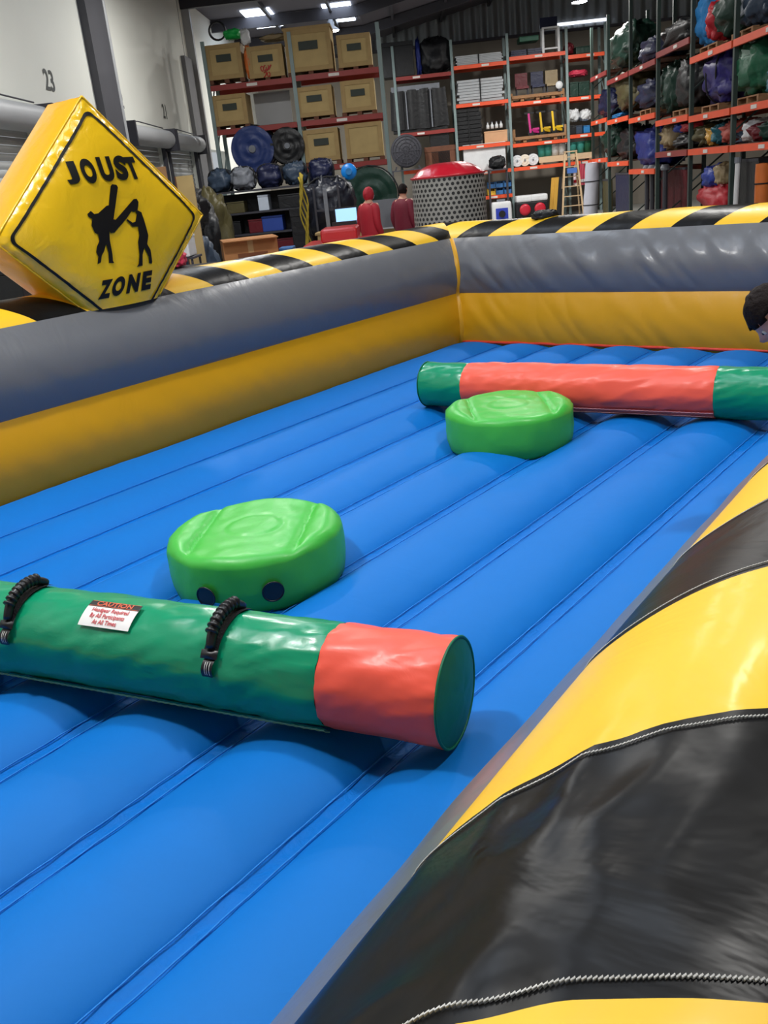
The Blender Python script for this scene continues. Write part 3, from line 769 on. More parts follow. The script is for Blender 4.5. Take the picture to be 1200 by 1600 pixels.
# things lying in the top left crates
MB_ = wthing('cable_coil', -4.28, LRW+.5, 5.46, 'black cable coil on top of the crate nearest the dock wall', 'cable')
for k in range(3): MB().tube([(.2*cos(2*pi*i/20), .04*k, .2+.2*sin(2*pi*i/20)+.01*k) for i in range(20)], .022, 6, True).build('coil', PLASTIC, MB_, True)
bundle('cloth_bundle', -3.92, LRW+.5, 5.44, .2, .2, .22, tarp('bright_green', (40, 190, 90)), 'bright green cloth lying on the first plywood crate', 'cloth', strap=False)
bundle('cloth_bundle', -3.57, LRW+.2, 4.5, .085, .16, .72, T['orange'], 'orange and white cloth stuffed between the first two crates', 'cloth', strap=False)
bundle('cloth_bundle', -3.57, LRW+.2, 5.23, .11, .16, .36, T['white'], 'white cloth draped above the orange cloth between crates', 'cloth', strap=False)
bundle('cloth_bundle', -2.9, LRW+.55, 5.3, .32, .25, .16, T['tan'], 'tan cloth heaped on the red-marked crate', 'cloth', strap=False)
a, b, z0, z1 = ebox(398, 143, 455, 196, LRW+.9)
wb_ = wthing('sheet_panel', (a+b)/2, LRW+.95, 3.43, 'pale grey sheet panel standing at the back of the middle beam', 'panel')
bx('sheet', HOODM, wb_, a-(a+b)/2, b-(a+b)/2, 0, .03, 0, z1-3.43); bx('frame_rail', STEELD, wb_, a-(a+b)/2, b-(a+b)/2, -.02, .0, 0, .04)
# tarp rolls on the low beam of the left rack
LB = 2.37
roll('tarp_roll', -3.72, LRW-.1, LB, .54, 1.1, tarp('dusk_blue', (40, 58, 112)), 'big blue rolled tarp on the low beam near the bright doorway', 'tarp')
roll('tarp_roll', -2.85, LRW-.08, LB+.1, .43, 1.1, T['black'], 'black rolled tarp with pale core beside the blue roll', 'tarp')
boxthing('tool_case', -2.85, LRW, LB, .36, .3, .1, PLASTIC, 'flat black case under the black tarp roll', 'case')
# heaped bundles below that beam, on a shelf
SHW = 21.6
shelf = wthing('shelving_unit', -3.0, SHW, 0, 'dark steel shelving unit crowded with small boxes', 'shelf')
for x in (-1.45, 1.45):
    for y in (0, .7): bx('post', STEELD, shelf, x-.03, x+.03, y, y+.05, 0, 1.98)
for z in (.5, .98, 1.45, 1.93): bx('shelf_board', STEELD, shelf, -1.48, 1.48, 0, .75, z, z+.04)
bx('back_sheet', T['black'], shelf, -1.45, 1.45, .76, .78, .1, 1.9)
for i, (x, r, c, lb) in enumerate(((-1.25, .26, 'steel', 'slate coloured bundle on top of the shelving, left end'), (-.72, .27, 'grey', 'grey bundle on top of the shelving beside the slate one'), (-.1, .28, 'navy', 'navy bundle on top of the shelving, in the middle'), (.5, .25, 'steel', 'slate coloured bundle on top of the shelving, right of the navy one'), (1.1, .27, 'navy', 'navy bundle on top of the shelving, right end'))):
    bundle('sack_bundle', -3.0+x, SHW+.35, 1.97, r, .3, .5, T[c], lb, 'bundle', group='bundles on the dark shelving')
for i, (x, z, s, h, m, lb) in enumerate(((-.55, 1.02, .16, .3, T['maroon'], 'dark red box on the shelving'), (-.15, 1.02, .24, .34, mat('blue_box', (34, 66, 150), .6), 'blue box on the shelving'), (.62, 1.02, .2, .28, mat('sage_box', (88, 112, 92), .7), 'sage green box on the shelving'), (1.05, 1.02, .2, .2, T['white'], 'white box on the shelving, right side'),
      (-.3, 1.49, .12, .34, mat('paper_white', (190, 200, 214), .7), 'pale paper packet on the upper shelf'), (-.95, 1.49, .2, .25, T['olive'], 'olive box on the upper shelf'), (.35, 1.49, .3, .3, T['black'], 'wide black box on the upper shelf'), (1.0, 1.49, .25, .32, T['steel'], 'slate box on the upper shelf'),
      (-1.1, 1.02, .2, .3, T['black'], 'black box at the left of the middle shelf'), (.9, .54, .3, .34, mat('blue_bin_plastic', (40, 96, 170), .5), 'blue plastic bin on the low shelf'), (.1, .54, .3, .3, T['maroon'], 'maroon box on the low shelf'))):
    boxthing('storage_box', -3.0+x, SHW+.1, z, s, .25, h, m, lb, 'box', 'boxes on the dark shelving')
# sunlit cardboard box, plywood post and pink bundle in front
a, b, z0, z1 = ebox(352, 372, 437, 440, 16)
t = wthing('cardboard_box', (a+b)/2, 16, .0, 'big sunlit cardboard box behind the striped wall', 'box', rot=.25)
h = (b-a)/2; bx('carton', CARD, t, -h, h, 0, .7, 0, z1); bx('tape', mat('parcel_tape', (196, 160, 110), .4), t, -h*.1, h*.1, -.004, -.001, 0, z1)
MB().box(-h, h, -.22, -.0, z1-.02, z1-.005).build('flap', CARD, t); bx('printed_patch', mat('carton_print', (120, 72, 44), .8), t, -h*.5, h*.6, -.006, -.002, z1*.35, z1*.8)
for x, w, hh, lb, m in ((-3.45, 14.9, 2.25, 'upright plywood sheet edge beside the cardboard box', PLY), (-3.75, 14.5, 2.4, 'tall brown timber leaning behind the diamond sign', WOOD)):
    t = wthing('timber_sheet', x, w, 0, lb, 'timber'); bx('sheet', m, t, -.13, .13, 0, .05, 0, hh); bx('edge_strip', WOODD, t, -.15, -.131, 0, .05, 0, hh)
tb = wthing('folding_table', -3.55, 12.6, 0, 'dark folding table behind the diamond sign, holding bright bundles', 'table')
bx('table_top', T['black'], tb, -.75, .75, 0, .7, .98, 1.02)
for x in (-.7, .7):
    for y in (.05, .65): bx('leg', STEELD, tb, x-.02, x+.02, y-.02, y+.02, 0, .98)
for x, c, lb, hh, sx in ((-.1, 'pink', 'pink cloth bundle on the folding table', .34, .3), (-.42, 'red', 'red cloth bundle on the folding table', .26, .22), (.22, 'pink', 'pink rolled cloth at the right of the folding table', .24, .16), (-.16, 'sky', 'sky blue cloth on top of the pink bundle', .12, .22), (-.6, 'lime', 'lime green cloth at the left of the folding table', .16, .16)):
    bundle('cloth_bundle', -3.55+x, 12.6+.35, 1.03 if c != 'sky' else 1.35, sx, .25, hh, T[c], lb, 'cloth', strap=False)
boxthing('storage_box', -3.6, 13.8, 1.1, .3, .25, .3, T['white'], 'white box above the pink bundles behind the sign', 'box')
st_ = wthing('work_stand', -3.6, 13.8, 0, 'dark stand under the white box behind the sign', 'stand'); bx('stand_top', STEELD, st_, -.35, .35, 0, .6, 1.06, 1.09)
for x in (-.32, .3): bx('stand_leg', STEELD, st_, x, x+.03, .02, .05, 0, 1.06); bx('stand_leg', STEELD, st_, x, x+.03, .55, .58, 0, 1.06)
# heap of dark bags along the dock doors
for e, w, z, sx, H, c, lb in ((-4.4, 15.3, 0, .55, 1.2, 'black', 'lowest black bag of the heap by the dock doors'), (-4.55, 15.9, 1.2, .5, .85, 'black', 'black bag resting on top of the heap by the dock doors'), (-4.7, 16.6, 2.05, .32, .5, 'white', 'pale grey-white bag crowning the black heap'),
      (-4.2, 17.3, 0, .55, 1.3, 'steel', 'slate coloured bag of the heap by the dock doors'), (-4.25, 17.6, 1.3, .48, .8, 'black', 'black bag on the slate bag by the dock doors'), (-4.3, 18.75, 0, .5, 1.9, 'black', 'tall black bag at the far end of the heap'), (-4.35, 20.3, 0, .5, 2.0, 'olive', 'olive brown covered bundle behind the black heap')):
    bundle('bag', e, w, z, sx, .5, H, T[c], lb, 'bag', group='bags heaped by the dock doors', strap=False, tie=(c == 'white'))
# things left of the sign's foot
for x, y, w, c, lb, h, s in ((4, 470, 10.0, 'black', 'dark cabinet below the diamond sign at the left edge', 1.5, .25), (13, 465, 12.2, 'royal', 'blue fabric drum below the sign at the left edge', 1.45, .2), (28, 470, 11.4, 'green', 'green cloth bundle peeking under the diamond sign', 1.32, .14)):
    e, _ = on_w(x, y, w)
    if c == 'green': bundle('cloth_bundle', e, w, .9, s, .15, .5, T[c], lb, 'cloth', strap=False); boxthing('plinth_box', e, w-.1, 0, .12, .1, .9, T['black'], 'black plinth box under the green cloth bundle', 'box')
    else: boxthing('storage_cabinet', e, w, 0, s, .2, h, T[c], lb, 'cabinet')
e, _ = on_w(47, 470, 10.4); boxthing('storage_box', e, 10.4, 0, .1, .12, 1.42, mat('blue_tote', (30, 56, 140), .5), 'blue box with white paper sheet below the diamond sign', 'box', band=T['white'])
# ------------------------------------------------------------------ middle of the hall
def at_w(x, y, w): e, z = on_w(x, y, w); return e, z
e, z = at_w(512, 290, 20); bundle('bag', e, 20, .75, .5, .45, 1.3, mat('tarp_inky', (18, 22, 36), .4, .2, 3, .7, 6, dist=.8), 'large navy bag tied to a hand truck in mid hall', 'bag', group=None)
t = wthing('hand_truck', e, 19.35, 0, 'hand truck with pale straps holding the navy bag', 'hand truck')
for s in (-.25, .25): bx('rail', STEELD, t, s-.02, s+.02, 0, .04, 0, 1.9)
for z in (.4, .9, 1.4): bx('cross_bar', STEELD, t, -.25, .25, .005, .035, z, z+.04)
for s in (-.3, .3): MB().lathe([(.13, s-.03), (.13, s+.03)], 16, (0, .06, .13), 'x').build('wheel', PLASTIC, t)
bx('toe_plate', STEELD, t, -.28, .28, -.001, -.3, 0, .02); bx('pale_strap', T['grey'], t, -.06, .02, -.03, -.005, .5, 1.85)
t2 = wthing('transport_dolly', e, 20, 0, 'low dark platform under the navy bag', 'dolly'); bx('platform', WOODD, t2, -.6, .6, -.45, .45, .6, .74)
for x in (-.5, .5):
    for y in (-.4, .4): bx('leg', STEELD, t2, x-.03, x+.03, y-.03, y+.03, 0, .6)
e, z = at_w(577, 282, 22); roll('tarp_roll', e, 21.6, .95, .62, 1.2, T['dkgreen'], 'dark green-black rolled tarp behind the person in the red hoodie', 'tarp')
t2 = wthing('transport_dolly', e, 21.6, 0, 'low dark platform under the dark green tarp roll', 'dolly'); bx('platform', WOODD, t2, -.6, .6, 0, 1.1, .8, .94)
for x in (-.5, .5):
    for y in (.1, 1.0): bx('leg', STEELD, t2, x-.03, x+.03, y-.03, y+.03, 0, .8)
e, z = at_w(545, 268, 20.8); t = wthing('blue_drum_lid', e, 20.8, z-.2, 'bright blue round lid hung between the dark rolls', 'lid')
MB().lathe([(.02, -.04), (.15, -.03), (.17, 0), (.17, .05)], 24, (0, 0, .2), 'y').build('disc', mat('bright_blue_plastic', (20, 130, 220), .35, .1, 4), t, True); MB().lathe([(.07, -.06), (.07, -.035)], 16, (0, 0, .2), 'y').build('hub', T['sky'], t)
# desk with screen
e, z = at_w(541, 345, 18.6); t = wthing('work_desk', e+.25, 18.6, 0, 'plywood work desk behind the red cart', 'desk')
bx('desk_top', PLY2, t, -.9, .75, 0, .7, .98, 1.02); bx('modesty_panel', PLY, t, -.85, .7, .04, .06, .2, .97)
for x in (-.86, .7): bx('leg', PLY2, t, x, x+.05, .05, .65, 0, .98)
t = wthing('computer_monitor', e, 18.75, 1.02, 'small computer monitor glowing pale blue on the desk', 'monitor'); bx('stand', PLASTIC, t, -.05, .05, .02, .12, 0, .12); bx('housing', PLASTIC, t, -.24, .24, .03, .07, .08, .44)
bx('screen', mat('screen_glow', (150, 195, 240), .3, 0, emit=.9), t, -.21, .21, .025, .029, .11, .41)
e2, z2 = at_w(605, 335, 18.4); t = wthing('notice_board', e2, 18.4, .98, 'grey board with pale frame standing on the desk end', 'board'); bx('board', mat('board_grey', (120, 124, 130), .7), t, -.28, .25, 0, .03, 0, .55); bx('frame_edge', T['white'], t, .251, .29, -.005, .04, 0, .58); bx('frame_edge', T['white'], t, -.28, .25, -.005, .04, -.03 + .031, .03)
# yellow rope hanging
e, z = at_w(472, 300, 19); t = wthing('rope_hank', e, 19, .0, 'yellow rope hank hanging beside the dark shelving', 'rope')
YR = mat('yellow_rope', (158, 138, 40), .8, .2, 30)
for k in range(5):
    MB().tube([(.02*k-.04+.05*sin(i*.8+k), .01*k, 2.1-.12*i+.02*k) for i in range(13)], .018, 6).build('strand', YR, t, True)
MB().tube([(.1*cos(2*pi*i/16)+.08, 0, .5+.16*sin(2*pi*i/16)) for i in range(16)], .05, 7, True).build('loop', YR, t, True)
bx('hook_post', STEELD, t, -.03, .03, .05, .11, 0, 2.2)
boxthing('storage_box', at_w(497, 335, 20.4)[0]-.35, 20.3, 0, .25, .25, 1.5, T['black'], 'tall black case standing beside the yellow rope', 'case')
# red cart
e, z = at_w(530, 375, 14.9)
t = wthing('utility_cart', e, 14.9, 0, 'red utility cart with round wheel arches behind the striped wall', 'cart')
RC = mat('red_cart_paint', (190, 34, 40), .35, .1, 3, coat=.4)
bevel(bx('chassis', RC, t, -.62, .55, 0, 1.3, .35, 1.02), .08, 3); bevel(bx('hood', RC, t, -.3, .3, .05, .9, 1.021, 1.24), .06, 3); bx('windscreen_rail', PLASTIC, t, -.16, .26, .9, .93, 1.2, 1.3)
for x in (-.35, .3):
    for y in (-.02, 1.2): MB().lathe([(.1, y), (.26, y), (.28, y+.03), (.28, y+.09), (.26, y+.12)], 22, (x, 0, .28), 'y').build('wheel', PLASTIC, t, True)
for x in (-.35, .3): MB().tube([(x+.32*cos(pi*i/14), -.01, .3+.32*sin(pi*i/14)) for i in range(15)], .03, 6).build('wheel_arch', PLASTIC, t, True)
for x, c, m in ((440, 'a', 'blue'), (456, 'b', 'red')):
    e, z = at_w(x+6, 385, 15.3 if m == 'red' else 16.2); boxthing('plastic_bin', e, 15.3 if m == 'red' else 16.2, .0, .12, .2, .95 if m == 'blue' else .85, mat('bin_'+m, (54, 110, 170) if m == 'blue' else (200, 50, 50), .45), m+' plastic bin beside the sunlit cardboard box', 'bin')
# perforated inflatable column
CW = 13.0
e0, _ = on_w(645, 310, CW); e1, _ = on_w(760, 310, CW); CR = (e1-e0)/2*.985
colm = wthing('inflatable_column', (e0+e1)/2, CW+.1, 0, 'grey dotted inflatable cylinder with red domed top behind the arena corner', 'inflatable')
DOT = bpy.data.materials.new('grey_fabric_black_dots'); DOT.use_nodes = True
nt = DOT.node_tree; N = nt.nodes; Lk = nt.links; pb = N['Principled BSDF']; pb.inputs['Roughness'].default_value = .5
uvn = N.new('ShaderNodeUVMap'); mpn = N.new('ShaderNodeMapping'); Lk.new(uvn.outputs[0], mpn.inputs[0])
def dots(off):
    ad = N.new('ShaderNodeVectorMath'); ad.operation = 'ADD'; ad.inputs[1].default_value = off; Lk.new(mpn.outputs[0], ad.inputs[0])
    fr = N.new('ShaderNodeVectorMath'); fr.operation = 'FRACTION'; Lk.new(ad.outputs[0], fr.inputs[0])
    sb = N.new('ShaderNodeVectorMath'); sb.operation = 'SUBTRACT'; sb.inputs[1].default_value = (.5, .5, 0); Lk.new(fr.outputs[0], sb.inputs[0])
    ml = N.new('ShaderNodeVectorMath'); ml.operation = 'MULTIPLY'; ml.inputs[1].default_value = (1, 1.73, 0); Lk.new(sb.outputs[0], ml.inputs[0])
    ln = N.new('ShaderNodeVectorMath'); ln.operation = 'LENGTH'; Lk.new(ml.outputs[0], ln.inputs[0]); return ln
mn = N.new('ShaderNodeMath'); mn.operation = 'MINIMUM'; Lk.new(dots((0,0,0)).outputs['Value'], mn.inputs[0]); Lk.new(dots((.5,.5,0)).outputs['Value'], mn.inputs[1])
lt = N.new('ShaderNodeMath'); lt.operation = 'LESS_THAN'; lt.inputs[1].default_value = .31; Lk.new(mn.outputs[0], lt.inputs[0])
mxn = N.new('ShaderNodeMix'); mxn.data_type = 'RGBA'; mxn.inputs[6].default_value = srgb(134, 132, 128); mxn.inputs[7].default_value = srgb(22, 22, 24)
Lk.new(lt.outputs[0], mxn.inputs[0]); Lk.new(mxn.outputs[2], pb.inputs['Base Color'])
HC = 1.86; NU = 64; NV = 16
def cylp(u, v):
    q = 2*pi*u; r = CR*(1+.02*sin(pi*min(1, max(0, (v-.35)/.65)))); return (r*cos(q), r*sin(q), HC*v)
mb = MB().grid(cylp, NU, NV); o = mb.build('dotted_side', DOT, colm, True)
uvl = o.data.uv_layers.new(name='UVMap'); pc = 2*pi*CR/.07; pv = HC/(.07*1.73)
for poly in o.data.polygons:
    i, j = divmod(poly.index, NV)
    for li, vi in zip(poly.loop_indices, poly.vertices):
        iu, iv = divmod(vi, NV+1); uvl.data[li].uv = (iu/NU*round(pc), iv/NV*pv)
V_CRED = vinyl('column_red_vinyl', (176, 22, 40), .3, .4, 6, .3)
mb = MB(); mb.grid(lambda u, v: (CR*1.0*(1-v)**.8*cos(2*pi*u)*(1+.012*sin(2*pi*u*22)*sin(pi*v)), CR*(1-v)**.8*sin(2*pi*u)*(1+.012*sin(2*pi*u*22)*sin(pi*v)), HC+.17*(1-(1-v)**2.6)), 88, 12); mb.build('red_top', V_CRED, colm, True)
MB().tube([(CR*1.01*cos(2*pi*i/48), CR*1.01*sin(2*pi*i/48), HC) for i in range(48)], .018, 6, True).build('top_seam', V_CRED, colm, True)

# ------------------------------------------------------------------ far rack contents (w = 35)
BW = BRW+.08
def fe(x, y, w=BW): return on_w(x, y, w)
def fbox(name, x0, y0, x1, y1, m, label, cat, z=None, D=.8, band=None, group=None, flap=None):
    a, b, z0, z1 = ebox(x0, y0, x1, y1, BW); z0 = z if z is not None else z0
    return boxthing(name, (a+b)/2, BW, z0, (b-a)/2, D/2, z1-z0, m, label, cat, group, flap, 0, band)
def fbundle(name, x0, y0, x1, y1, m, label, cat, z=None, D=.45, **k):
    a, b, z0, z1 = ebox(x0, y0, x1, y1, BW); z0 = z if z is not None else z0
    return bundle(name, (a+b)/2, BW+D, z0, (b-a)/2, D, z1-z0, m, label, cat, **k)
fbox('equipment_case', 597, 65, 646, 118, T['black'], 'big black equipment case on the top beam of the far rack, left bay', 'case', 5.22)
fbundle('tarp_bundle', 655, 56, 706, 108, T['black'], 'glossy black tied tarp on the top beam of the far rack', 'tarp', 5.22)
fbundle('tarp_bundle', 649, 60, 657, 100, T['royal'], 'blue tarp fold squeezed beside the glossy black tarp', 'tarp', 5.22, D=.3, strap=False)
# draped black pallet load
a, b, z0, z1 = ebox(608, 130, 700, 192, BW)
t = wthing('covered_load', (a+b)/2, BW, 3.38, 'large black covered load with pale top on the middle beam of the far rack', 'load'); h = (b-a)/2; H = z1-3.38
mb = MB(); mb.grid(lambda u, v: (h*(2*u-1)*(1.0-.06*v), -.02+.05*sin(u*9*pi)*.6, H*(.06+.82*v)+.05*nz(u*4, v, 2)), 40, 6); mb.build('draped_front', T['black'], t, True)
bx('load_core', T['black'], t, -h*.94, h*.94, .04, .9, .0, H*.86); bx('pale_top', T['grey'], t, -h*.9, h*.75, .0, .9, H*.861, H*.97)
for k in (-.42, .42): bx('strap', T['grey'], t, h*k-.02, h*k+.02, -.09, -.06, .1, H*.85)
# round fan
e, z = fe(635, 236, BW-.5); t = wthing('drum_fan', e, BW-.5, z-.62, 'big round drum fan low on the far rack, left bay', 'fan')
MB().lathe([(.53, 0), (.56, .03), (.56, .3), (.53, .33)], 36, (0, 0, .62), 'y').build('shroud', STEELD, t, True)
for r in (.16, .28, .4, .5): MB().tube([(r*cos(2*pi*i/32), -.02, .62+r*sin(2*pi*i/32)) for i in range(32)], .012, 5, True).build('guard_ring', STEELD, t)
for k in range(6): q = pi*k/6; MB().bar((.52*cos(q), -.02, .62+.52*sin(q)), (-.52*cos(q), -.02, .62-.52*sin(q)), .02).build('guard_spoke', STEELD, t)
for k in range(4): q = pi*k/2+.4; MB().grid(lambda u, v: ((.08+.38*u)*cos(q+.5*(v-.5)), .12+.08*v, .62+(.08+.38*u)*sin(q+.5*(v-.5))), 4, 4).build('blade', PLASTIC, t, True)
for s in (-.4, .4): MB().bar((s, .05, .12), (s*1.1, .05, 0), .05).build('foot', STEELD, t); MB().bar((s*1.1, -.1, .02), (s*1.1, .5, .02), .05).build('foot', STEELD, t)
fbox('stacking_crate', 672, 205, 702, 228, T['black'], 'black stacking crates beside the drum fan', 'crate', 2.14)
fbox('timber_chest', 664, 228, 712, 252, WOODD, 'brown timber chest behind the red column top', 'chest', 1.3)
t_ = wthing('tubular_stand', 1.45, BW, 0, 'low steel stand under the brown timber chest', 'stand'); bx('stand_top', STEELD, t_, -.6, .6, 0, .8, 1.26, 1.298)
for x in (-.55, .55):
    for y in (.05, .75): bx('leg', STEELD, t_, x-.03, x+.03, y-.03, y+.03, 0, 1.26)
t_ = wthing('tubular_stand', on_w(635, 236, BW-.5)[0], BW-.5, 0, 'steel stand carrying the drum fan', 'stand'); zt = on_w(635, 236, BW-.5)[1]-.62
bx('stand_top', STEELD, t_, -.6, .6, -.2, .6, zt-.04, zt-.002)
for x in (-.55, .55):
    for y in (-.15, .5): bx('leg', STEELD, t_, x-.03, x+.03, y-.03, y+.03, 0, zt-.04)
GST = mat('grey_table_panels', (168, 172, 176), .5, .12, 5)
def fstack(x0, y0, x1, y1, n, z, label, part='panel', m=None):
    a, b, z0, z1 = ebox(x0, y0, x1, y1, BW); return stack('panel_stack', (a+b)/2, BW, z, (b-a)/2, .9, n, (z1-z)/n, m or GST, label, 'panels', None, .05, part)
fstack(712, 84, 784, 108, 6, 5.37, 'stack of grey panels on the top beam, second bay of the far rack')
fstack(715, 122, 786, 156, 8, 4.14, 'taller stack of grey panels on the beam below the top one')
fstack(713, 168, 752, 218, 9, 2.74, 'stack of black folded panels in the second bay of the far rack', m=T['black'])
fbox('carton', 757, 204, 793, 221, mat('peach_carton', (204, 158, 120), .8), 'peach coloured carton with white bottles on it in the second bay', 'box', 2.74)
for k in range(4):
    e, _ = fe(763+7*k, 200); t = wthing('bottle', e, BW+.2, 3.22, 'small white bottle on the peach carton, %s of four' % ('leftmost', 'second from the left', 'third from the left', 'rightmost')[k], 'bottle', 'white bottles on the peach carton'); MB().lathe([(.06, 0), (.06, .12), (.025, .16), (.025, .2)], 12).build('bottle_body', T['white'], t, True); MB().lathe([(.03, .2), (.03, .23)], 10).build('cap', T['grey'], t)
fbox('white_panel_box', 724, 224, 790, 254, T['white'], 'long white box in the second bay of the far rack', 'box', 1.84, D=1.0)
a, b, z0, z1 = ebox(764, 233, 789, 253, BW-.4); bundle('machine_bundle', (a+b)/2, BW-.36, 1.84, (b-a)/2, .25, z1-z0, T['black'], 'small black machine wrapped up before the long white box', 'machine', strap=False)
t_ = wthing('machine_stand', (a+b)/2, BW-.36, 0, 'slim steel stand under the small black machine', 'stand'); bx('stand_top', STEELD, t_, -.35, .35, -.25, .2, 1.79, 1.838)
for x in (-.32, .32): bx('leg', STEELD, t_, x-.02, x+.02, -.22, -.18, 0, 1.79); bx('leg', STEELD, t_, x-.02, x+.02, .12, .16, 0, 1.79)
# blue and yellow bins
for r_ in range(2):
    for k in range(3):
        x0 = 762+12.5*k; y0 = 272+9.5*r_; yel = (k == 0 and r_ == 1)
        a, b, z0, z1 = ebox(x0, y0, x0+11.5, y0+8.5, BW)
        t = wthing('parts_bin', (a+b)/2, BW, (.96 if r_ else 1.2), ('yellow plastic parts bin at the lower left of the blue bins' if yel else 'blue plastic parts bin, %s of the %s row in the far rack' % (('left', 'middle', 'right')[k], ('upper', 'lower')[r_])), 'bin', 'parts bins in the far rack')
        m = mat('bin_yellow', (232, 190, 60), .45) if yel else mat('bin_blue', (40, 100, 190), .45); hh = (b-a)/2
        bx('bin_bottom', m, t, -hh, hh, 0, .5, 0, .02); bx('bin_front', m, t, -hh, hh, -.02, -.001, 0, .14); bx('bin_back', m, t, -hh, hh, .501, .52, 0, .21)
        for s in (-1, 1): bx('bin_side', m, t, min(s*hh, s*(hh-.015)), max(s*hh, s*(hh-.015)), .001, .499, .021, .2)
# third bay
fbox('storage_tote', 812, 56, 842, 76, mat('tote_green', (44, 96, 76), .55), 'dark green tote on the top beam of the far rack', 'bin', 5.9)
fstack(800, 76, 848, 92, 3, 5.47, 'low stack of dark folded bases under the green tote', m=T['navy'])
# navy and white folding chair
e, z = fe(861, 70); t = wthing('folding_chair', e, BW, 5.47, 'white-framed chair with navy cloth on the top beam of the far rack', 'chair')
for s in (-.27, .27): bx('leg', T['white'], t, s-.04, s+.04, 0, .06, 0, .75); bx('leg', T['white'], t, s-.04, s+.04, .4, .46, 0, .75)
bx('seat', T['white'], t, -.3, .3, -.005, .47, .751, .8); bx('stretcher', T['white'], t, -.23, .23, .01, .05, .1, .15); bx('backrest', T['navy'], t, -.3, .3, .4, .46, .801, 1.15)
fbundle('cloth_bundle', 883, 66, 898, 84, T['maroon'], 'dull red cloth on the top beam near the right end of the far rack', 'cloth', 5.32, D=.3, strap=False)
fbox('storage_tote', 900, 72, 922, 90, T['dkgreen'], 'dark tote at the right end of the top beam', 'bin', 5.32)
# toy carts in cradle
def cradle(x0, x1, y0, y1, z, label):
    a, b, z0, z1 = ebox(x0, y0, x1, y1, BW); t = wthing('timber_cradle', (a+b)/2, BW, z, label, 'cradle'); h = (b-a)/2
    for y in (0, .8): bx('rail', WOOD, t, -h, h, y, y+.06, .1, .2)
    for s in (-1, 1):
        for y in (0, .8): bx('end_post', WOOD, t, s*h-.04, s*h+.04, y+.061, y+.1, 0, z1-z)
    for s in (-.6, 0, .6): bx('cross_slat', WOOD, t, h*s-.06, h*s+.06, .06, .8, .06, .099)
    for s in (-.6, 0, .6): bx('block', WOOD, t, h*s-.06, h*s+.06, .0, .86, 0, .059)
cradle(800, 881, 142, 166, 4.0, 'timber cradle of seat frames in the third bay of the far rack'); cradle(804, 884, 198, 226, 2.64, 'timber cradle holding bright pedal cars in the third bay')
for k, (x, m, lb) in enumerate(((818, 'maroon', 'dark maroon seat frame in the timber cradle'), (843, 'navy', 'navy seat frame in the middle of the timber cradle'), (866, 'tan', 'tan seat frame at the right of the timber cradle'))):
    e, _ = fe(x, 150); t = wthing('seat_frame', e, BW+.15, 4.2, lb, 'seat', 'seat frames in the timber cradle')
    bx('seat', T[m], t, -.22, .22, 0, .4, .22, .3); bx('backrest', T[m], t, -.22, .22, .36, .42, .31, .75)
    for s in (-.2, .2): MB().bar((s, .05, 0), (s, .05, .22), .03).build('leg', STEELD, t); MB().bar((s, .35, 0), (s, .35, .22), .03).build('leg', STEELD, t)
e, _ = fe(874, 148); t = wthing('round_lamp', e, BW-.05, 4.2, 'white round disc at the right end of the upper cradle', 'disc'); MB().lathe([(.03, 0), (.12, .01), (.13, .03), (.12, .05)], 20, (0, 0, .2), 'y').build('disc', T['white'], t, True); bx('foot', STEELD, t, -.05, .05, 0, .06, 0, .08)
for k, (x, rgb, lb) in enumerate(((830, (196, 52, 130), 'magenta pedal scooter in the lower cradle'), (848, (208, 170, 40), 'mustard pedal scooter in the middle of the lower cradle'), (867, (232, 190, 40), 'yellow pedal scooter at the right of the lower cradle'))):
    e, _ = fe(x, 205); t = wthing('pedal_scooter', e, BW+.2, 2.84, lb, 'scooter', 'pedal scooters in the lower cradle'); m = mat('scooter_%d' % k, rgb, .4)
    MB().bar((0, 0, .1), (-.05, 0, .75), .07).build('steering_post', m, t); MB().bar((-.2, 0, .76), (.14, 0, .76), .06).build('handlebar', PLASTIC, t); MB().bar((0, 0, .18), (.3, .2, .12), .1).build('deck', m, t)
    for X in ((0, 0), (.3, .2)): MB().lathe([(.1, -.03), (.1, .03)], 14, (X[0], X[1], .1), 'y').build('wheel', PLASTIC, t)
    bx('seat', m, t, .1, .34, .1, .3, .19, .26)
# row with drums and pots
for k, (x, c, lb) in enumerate(((808, 'white', 'white drum lying at the left of the low row'), (820, 'tan', 'cream drum beside the leftmost white drum'), (833, 'white', 'white drum lying in the middle of the low row'))):
    e, _ = fe(x, 246); roll('drum', e, BW, 1.84, .2, .5, T[c] if c != 'tan' else mat('cream_drum', (226, 214, 196), .6), lb, 'drum', group='drums lying in the low row')
for k, (x, c, lb) in enumerate(((848, 'teal', 'teal pot on the low row of the third bay, left'), (858, 'teal', 'teal pot on the low row of the third bay, right'), (869, 'white', 'white tub next to the teal pots'), (880, 'white', 'white tub at the right end of the third bay'), (897, 'teal', 'teal pot in the fourth bay, left'), (909, 'teal', 'teal pot in the fourth bay, middle'), (920, 'green', 'green pot in the fourth bay, right'))):
    e, _ = fe(x, 240); zz = 2.1; t = wthing('tub', e, BW+.25, zz, lb, 'tub', 'pots and tubs in the low row'); MB().lathe([(.12, 0), (.15, .3), (.16, .34)], 18).build('pot', T[c] if c != 'teal' else mat('teal_pot', (60, 150, 140), .5), t, True); MB().lathe([(.17, .341), (.17, .38), (.05, .39)], 18).build('lid', T[c] if c != 'teal' else MATS['teal_pot'], t)
